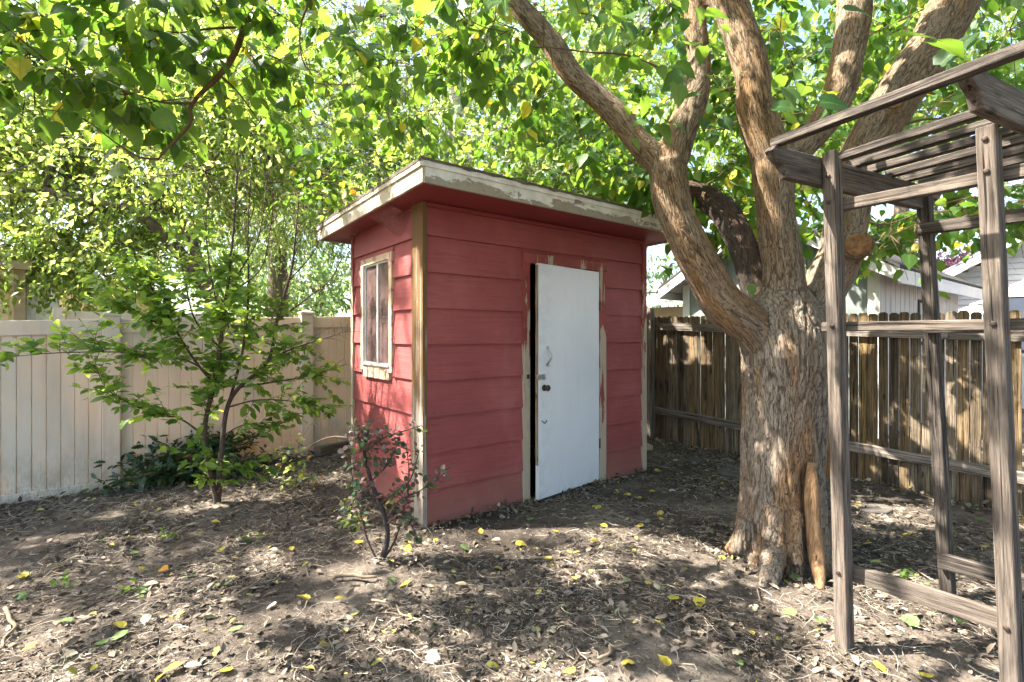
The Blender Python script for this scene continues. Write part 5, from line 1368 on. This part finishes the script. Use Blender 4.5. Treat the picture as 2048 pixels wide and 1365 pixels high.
# yellow garage farther back
yg = 14.5; xa = yplane(112, yg)[0]; xb, Dg = yplane(236, yg); zg = zat(592, Dg)
gar = thing('yellow_garage', ((xa + xb) / 2, yg + 2, 0), 'low yellow garage with a grey roof behind the second fence', 'garage')
MB().quadbox((xa, yg, 0), (xb + .6, yg + 4, zg)).build('wall', M_YELLOW, gar)
for i in range(5):
    a = xa + (xb - xa) * .75 * i / 5; MB().quadbox((a + .01, yg - .03, .2), (a + (xb - xa) * .15 - .01, yg - .001, zg - .06)).build('panel', M_YELLOW, gar)
MB().hexa([(xa - .4, yg - .6, zg + .32), (xb + 1.3, yg - .6, zg - .05), (xb + 1.3, yg + 4.4, zg + .75), (xa - .4, yg + 4.4, zg + 1.1), (xa - .4, yg - .6, zg + .42), (xb + 1.3, yg - .6, zg + .05), (xb + 1.3, yg + 4.4, zg + .85), (xa - .4, yg + 4.4, zg + 1.2)]).build('roof', M_GREY_ROOF, gar)
MB().prism([(xa, zg + .001), (xb + .6, zg + .001), (xb + .6, zg + .05), (xa, zg + .35)], yg, yg + .05, (0, 2, 1)).build('gable', M_TAN, gar)
xw_ = yplane(202, yg)[0]; gw = MB().quadbox((xw_, yg - .03, zat(636, Dg)), (xw_ + .22, yg - .005, zat(610, Dg))).build('window', M_WHITE_TRIM, gar)
MB().quadbox((xw_ + .02, yg - .036, zat(634, Dg)), (xw_ + .20, yg - .031, zat(612, Dg))).build('pane', M_GLASS, gw)
# second vinyl fence beyond
y2 = 8.2; xa = yplane(106, y2)[0]; xb = yplane(420, y2)[0]; D2_ = yplane(112, y2)[1]; zt2 = zat(622, D2_)
v2 = thing('far_vinyl_fence', ((xa + xb) / 2, y2, 0), 'second beige vinyl fence farther back in front of the yellow garage', 'fence')
MB().quadbox((xa, y2 - .06, 0), (xa + .12, y2 + .06, zt2 + .04)).build('post', M_VINYL, v2, bevel=.005)
MB().quadbox((xa + .121, y2 - .02, zt2 - .10), (xb, y2 + .02, zt2)).build('rail', M_VINYL, v2)
n = 16
for i in range(n):
    a = xa + .125 + (xb - xa - .13) * i / n; MB().quadbox((a + .003, y2 - .01, 0), (a + (xb - xa - .13) / n - .003, y2 + .008, zt2 - .101)).build('picket', M_VINYL, v2)
# power lines at the right
M_WIRE = simple('wire', (.12, .12, .13), .6, .3, .1, 3)
for i, (pa, pb) in enumerate((((1560, 372, 16), (2120, 545, 14)), ((1560, 330, 16), (2120, 520, 14)), ((1560, 300, 16), (2120, 500, 14)), ((1560, 400, 17), (2120, 566, 15)))):
    a, b = P(*pa), P(*pb); pts = [a + (b - a) * s_ - np.array([0, 0, .25 * math.sin(math.pi * s_)]) for s_ in np.linspace(0, 1, 14)]
    tag(MB().tube(pts, .007, 5).build('power_line', M_WIRE), ['third highest', 'second highest', 'highest', 'lowest'][i] + ' thin overhead wire crossing the sky at the right', 'wire', 'overhead wires')
# wire crossing the foliage at top left
a, b = P(-60, 370, 5.5), P(230, 262, 6.5)
tag(MB().tube([a + (b - a) * s_ - np.array([0, 0, .03 * math.sin(math.pi * s_)]) for s_ in np.linspace(0, 1, 10)], .004, 5).build('cable', M_WIRE), 'thin dark cable rising through the leaves at the far left', 'cable')

# ------------------------------------------------------------------ ground cover
def on_ground(n, r, xmin=-4.6, xmax=5.15, ymin=-1.2, ymax=5.7, bias=True):
    out = []
    while sum(len(o) for o in out) < n:
        p = np.column_stack([r.uniform(xmin, xmax, n * 2), r.uniform(ymin, ymax, n * 2)])
        px, py, D = proj(np.column_stack([p, np.zeros(len(p))]))
        k = (D > 1.5) & (px > -120) & (px < 2170)
        k &= ~((p[:, 0] > SX0 - .0) & (p[:, 0] < SX1) & (p[:, 1] > SY0) & (p[:, 1] < SY1))
        k &= np.hypot(p[:, 0] - TB[0], p[:, 1] - TB[1]) > .30
        if bias: k &= r.random(len(p)) < np.clip(2.6 / D, .25, 1) ** .8
        nn = np.array([mnoise.noise(Vector((a * 1.3, b * 1.3, 7))) for a, b in p])
        k &= r.random(len(p)) < np.clip(.62 + nn * 1.3, .12, 1)
        out.append(p[k])
    return np.vstack(out)[:n]
r = np.random.default_rng(101)
def ribbons(n, lmin, lmax, wmin, wmax, curv, lift, r):
    p = on_ground(n, r); L = lmin + (lmax - lmin) * r.random(n) ** 2.2; a = r.uniform(0, 2 * np.pi, n); wd = r.uniform(wmin, wmax, n)
    S = 4; ts = np.linspace(-.5, .5, S); kv = r.normal(size=n) * curv
    ang = a[:, None] + kv[:, None] * ts[None] * 2
    step = L[:, None] / (S - 1)
    X = np.cumsum(np.cos(ang) * step, axis=1) + p[:, :1]; Y = np.cumsum(np.sin(ang) * step, axis=1) + p[:, 1:]
    Z = ground_h(X, Y) + np.abs(r.normal(size=n))[:, None] * lift + r.normal(size=(n, 1)) * lift * 2.2 * ts[None] * (L[:, None] / lmax) * 2 + np.abs(np.sin(ts * 3 + 1.5))[None] * lift * r.random((n, 1)) + .006
    nx, ny = -np.sin(ang) * wd[:, None] / 2, np.cos(ang) * wd[:, None] / 2
    rl = r.normal(size=(n, 1)) * .6
    A = np.stack([X + nx, Y + ny, Z + rl * wd[:, None] * .5], -1); B = np.stack([X - nx, Y - ny, Z - rl * wd[:, None] * .5], -1)
    C_ = np.stack([X, Y, Z + wd[:, None] * .6], -1)
    V = np.stack([A, C_, B], 2).reshape(-1, 3)
    base = (np.arange(n) * S * 3)[:, None]; T = []
    for s_ in range(S - 1):
        q = s_ * 3
        for (i, j) in ((0, 1), (1, 2)):
            T += [[q + i, q + j, q + 3 + j], [q + i, q + 3 + j, q + 3 + i]]
    T = (base[:, :, None] + np.array(T)[None]).reshape(-1, 3)
    return V, T
V, T = ribbons(27000, .02, .15, .0010, .0030, 1.1, .006, r)
tag(ob('straw_litter', tri_mesh('straw_litter', V, T, M_STRAW)), 'dry straw and twiggy litter strewn over the soil', 'litter', None, 'stuff')
n = 36000
p = on_ground(n, r); D = proj(np.column_stack([p, np.zeros(n)]))[2]
pos = np.column_stack([p, ground_h(p[:, 0], p[:, 1]) + .004 + np.abs(r.normal(size=n)) * .008])
dirs = r.normal(size=(n, 3)); dirs[:, 2] *= .22
up_ = np.array([0, 0, 1.0]) + r.normal(size=(n, 3)) * .4
sz = .008 + .050 * r.random(n) ** 3.2
tag(ob('leaf_litter', leaves_mesh('leaf_litter', OVAL_LO, frames(dirs, up_, sz), pos, M_CHIPS)), 'small brown and grey leaf fragments strewn over the soil', 'litter', None, 'stuff')

# drifts of litter gathered along the shed, the trunk and the fences
def drift(n, fx, r):
    q = np.array([fx(r) for _ in range(n)]); h_ = np.abs(r.normal(size=n)) * .016
    ps = np.column_stack([q, ground_h(q[:, 0], q[:, 1]) + .004 + h_]); dd = r.normal(size=(n, 3)); dd[:, 2] *= .5
    return ps, frames(dd, np.array([0, 0, 1.0]) + r.normal(size=(n, 3)) * .8, .012 + .05 * r.random(n) ** 2.2)
def ring(r_): a = r_.uniform(0, 6.283); d = .29 + abs(r_.normal()) * .09; return (TB[0] + d * math.cos(a), TB[1] + d * math.sin(a))
DR = [drift(700, lambda q: (q.uniform(SX0, SX1 + .1), SY0 - .03 - abs(q.normal()) * .06), r), drift(500, lambda q: (SX0 - .03 - abs(q.normal()) * .07, q.uniform(SY0, SY1)), r), drift(600, ring, r),
      drift(1100, lambda q: (q.uniform(-2.2, 2.6), YF - .06 - abs(q.normal()) * .10), r), drift(900, lambda q: (XW - .05 - abs(q.normal()) * .10, q.uniform(.2, 4.2)), r)]
tag(ob('litter_drift', leaves_mesh('litter_drift', OVAL_LO, np.concatenate([d[1] for d in DR]), np.vstack([d[0] for d in DR]), M_CHIPS)), 'drifts of dead leaves along the shed, trunk and fence feet', 'litter', None, 'stuff')
# fallen leaves one can pick out
FALL = [(226,1095,'yellow'),(253,1082,'yellow'),(433,1051,'yellow'),(446,1102,'yellow'),(466,1119,'yellow'),(404,1065,'yellow'),(48,1157,'yellow'),(110,1139,'yellow'),(330,1141,'orange'),(281,1142,'yellow'),(604,1210,'yellow'),(235,1266,'yellow'),(806,1170,'yellow'),(754,1080,'yellow'),(721,1090,'yellow'),(817,1097,'yellow'),(582,1105,'yellow'),(50,1308,'orange'),(341,1352,'yellow'),(448,1348,'yellow'),(657,1299,'yellow'),
 (44,1196,'green'),(136,1249,'green'),(206,1295,'green'),(239,1282,'green'),(266,1106,'green'),(373,1154,'green'),(466,1273,'green'),(778,1165,'green'),(512,1181,'tan'),(145,1321,'tan'),(391,1345,'tan'),(290,1250,'tan'),(536,1223,'tan'),(426,1241,'tan'),(305,1172,'tan'),
 (1117,1066,'yellow'),(1195,1021,'yellow'),(1204,1061,'yellow'),(1221,1068,'yellow'),(1277,1057,'yellow'),(1317,1033,'yellow'),(1308,992,'yellow'),(1274,1001,'yellow'),(1253,1000,'yellow'),(1043,1088,'yellow'),(1149,1112,'yellow'),(1091,1122,'yellow'),(1185,1091,'yellow'),(961,1067,'orange'),(1223,1033,'green'),(1059,1045,'green'),(934,1095,'green'),(1202,962,'yellow'),(989,1083,'tan'),(992,1122,'tan'),(889,1129,'tan'),
 (1345,1204,'yellow'),(1398,1216,'yellow'),(1254,1332,'yellow'),(1325,1338,'yellow'),(1826,989,'yellow'),(1719,1020,'yellow'),(1867,1012,'yellow'),(1808,1073,'yellow'),(1729,1091,'yellow'),(1769,1346,'yellow'),(1844,1354,'yellow'),(1686,1358,'tan'),(1918,1263,'green'),(1966,1093,'yellow'),(2038,1176,'yellow'),(1575,1231,'green'),(1593,1158,'green'),(1640,1255,'green'),(1818,1253,'green'),(1816,1158,'green'),(1453,1251,'tan'),(1437,1338,'tan'),(1500,1218,'tan'),(1317,1183,'tan'),(1469,1308,'tan'),(1483,1346,'green'),(920,1178,'tan'),(1105,1268,'tan'),(700,1240,'tan'),(870,1325,'tan'),(1132,1352,'yellow'),(1188,1372,'tan')]
MARKS = {'the mulberry trunk': (1565, 1150), 'the half-open white door': (1130, 1000), 'the sapling stem': (761, 1120), 'the slender tree stem': (433, 1012), "the arbor's front post": (1690, 1300), "the arbor's rear post": (1897, 1196), 'the bottom left corner': (60, 1340), 'the bottom edge centre': (1024, 1365), 'the fence at the left edge': (40, 1010), "the red shed's right corner": (1290, 945), 'the foot of the board fence': (1800, 960), 'the picture centre below the door': (1180, 1100)}
ORD = ['nearest', 'second nearest', 'third nearest', 'fourth nearest', 'fifth nearest', 'sixth nearest', 'seventh nearest', 'eighth nearest', 'ninth nearest', 'tenth nearest', 'eleventh nearest', 'twelfth nearest', 'thirteenth nearest', 'fourteenth nearest']
rs = np.random.default_rng(121); buckets = {}
fmesh = {}
VAR = {'flat': leaf_template([-.05, .10, .26, .42, .58, .74, .88, 1.0], [.20, .36, .41, .40, .30, .20, .08, .002], .10, .05, .05), 'cupped': leaf_template([-.05, .10, .26, .42, .58, .74, .88, 1.0], [.18, .30, .33, .32, .26, .17, .08, .002], .45, -.25, .05, .25), 'arched': leaf_template([-.05, .10, .26, .42, .58, .74, .88, 1.0], [.20, .34, .38, .37, .28, .19, .08, .002], -.25, .35, .05, -.1)}
for (px_, py_, cc) in FALL:
    q = G(px_, min(py_, 1380)); buckets.setdefault((cc, min(MARKS, key=lambda k_: np.linalg.norm(np.array(MARKS[k_]) - (px_, py_)))), []).append((px_, py_))
for (cc, mk), lst in buckets.items():
    lst.sort(key=lambda q_: np.hypot(q_[0] - MARKS[mk][0], q_[1] - MARKS[mk][1]))
    for i, (px_, py_) in enumerate(lst):
        shp = list(VAR)[int(rs.integers(0, 3))]
        if (cc, shp) not in fmesh: fmesh[(cc, shp)] = tri_mesh('fallen_leaf', *VAR[shp], M_FALL[cc], True)
        q = G(px_, py_); q[2] = gz(q[0], q[1]) + .022
        d = np.array([rs.normal(), rs.normal(), rs.normal() * .12])
        M = Matrix(frames(d[None], np.array([[rs.normal() * .25, rs.normal() * .25, 1.0]]), np.array([rs.uniform(.042, .070) * (1.1 if cc == 'green' else 1)]))[0].tolist()).to_4x4()
        M.translation = Vector((q - norm(d) * .035).tolist())
        o = ob('fallen_leaf', fmesh[(cc, shp)], None, M)
        lone = len(lst) == 1
        lb = ('lone fallen %s leaf on the soil near %s' % (cc, mk)) if lone else ('fallen %s leaf, %s of its colour to %s' % (cc, ORD[i], mk))
        tag(o, lb, 'leaf', 'fallen leaves on the soil')
# sticks
STK = [((1200, 1328), (1256, 1298), .007, 'short grey stick on the soil at the bottom centre'), ((1055, 1118), (1150, 1124), .006, 'thin dark stick lying in front of the white door'), ((477, 1198), (538, 1154), .006, 'straight pale stick slanting on the soil left of centre'),
       ((4, 1225), (18, 1300), .009, 'crooked grey stick at the left edge of the picture'), ((475, 1110), (548, 1067), .005, 'long thin stick on the soil right of the slender tree'), ((622, 1031), (638, 1007), .011, 'short stout stick stub left of the red shed'),
       ((747, 1203), (850, 1254), .006, 'pale peeled stick on the soil below the sapling'), ((670, 1160), (748, 1162), .012, 'flat piece of bark lying left of the sapling stem'), ((101, 1154), (187, 1139), .006, 'dark twig lying on the soil at the far left'),
       ((1500, 1225), (1520, 1175), .004, 'thin twig on the soil in front of the mulberry trunk'), ((2020, 1000), (1930, 985), .006, 'thin stick lying along the foot of the board fence'), ((840, 1128), (905, 1105), .005, 'thin twig on the soil before the shed corner')]
for a, b, rr, lb in STK:
    pa, pb = G(*a), G(*b); n = 6; pts = []
    for i in range(n):
        q = pa + (pb - pa) * i / (n - 1) + np.append(rs.normal(size=2) * .012, 0); q[2] = gz(q[0], q[1]) + rr + .012; pts.append(q)
    pts, rad = res(pts, [rr, rr * .95, rr * .9, rr * .8, rr * .7, rr * .55], 3)
    tag(MB().tube(pts, rad, 7).build('fallen_stick', M_STICK, smooth_=True), lb, 'stick', 'sticks on the soil')
# flagstones
for (px_, py_, wx, wy, lb) in [(1390, 928, .12, .08, 'pale flat stone between the shed and the mulberry trunk'), (1470, 952, .15, .2, 'flat stone half hidden left of the mulberry trunk'), (1752, 1028, .17, .10, "grey flagstone between the arbor's front and rear posts"), (1665, 985, .12, .16, "flat stone behind the arbor's front post"), (1290, 905, .14, .05, 'reddish brick lying at the shed corner by the fence')]:
    q = gp(px_, py_); n = 9; poly = [(wx * rs.uniform(.75, 1.05) * math.cos(2 * math.pi * i / n), wy * rs.uniform(.75, 1.05) * math.sin(2 * math.pi * i / n)) for i in range(n)]
    M = Matrix.Translation(Vector(q.tolist())) @ Matrix.Rotation(rs.uniform(0, 3), 4, 'Z') @ Matrix.Rotation(rs.uniform(-.05, .05), 4, 'X')
    if 'brick' in lb: tag(MB().quadbox((-.1, -.048, -.01), (.1, .048, .05)).build('brick', M_TAN, None, M, bevel=.004), lb, 'brick')
    else: tag(MB().prism(poly, -.02, .022, (0, 1, 2)).build('flagstone', M_STONE, None, M, bevel=.006), lb, 'stone', 'flat stones in the soil')
# old timber against the fence foot behind the shed
a = P(634, 897, 5.35); b = P(760, 872, 6.0); a[2] = gz(a[0], a[1]) + .05; b[2] = gz(b[0], b[1]) + .05
o = plank('landscape_timber', M_LOG, None, a, b, .10, .10, (0, -1, 0), .012); tag(o, 'old timber lying along the fence foot left of the shed', 'timber')
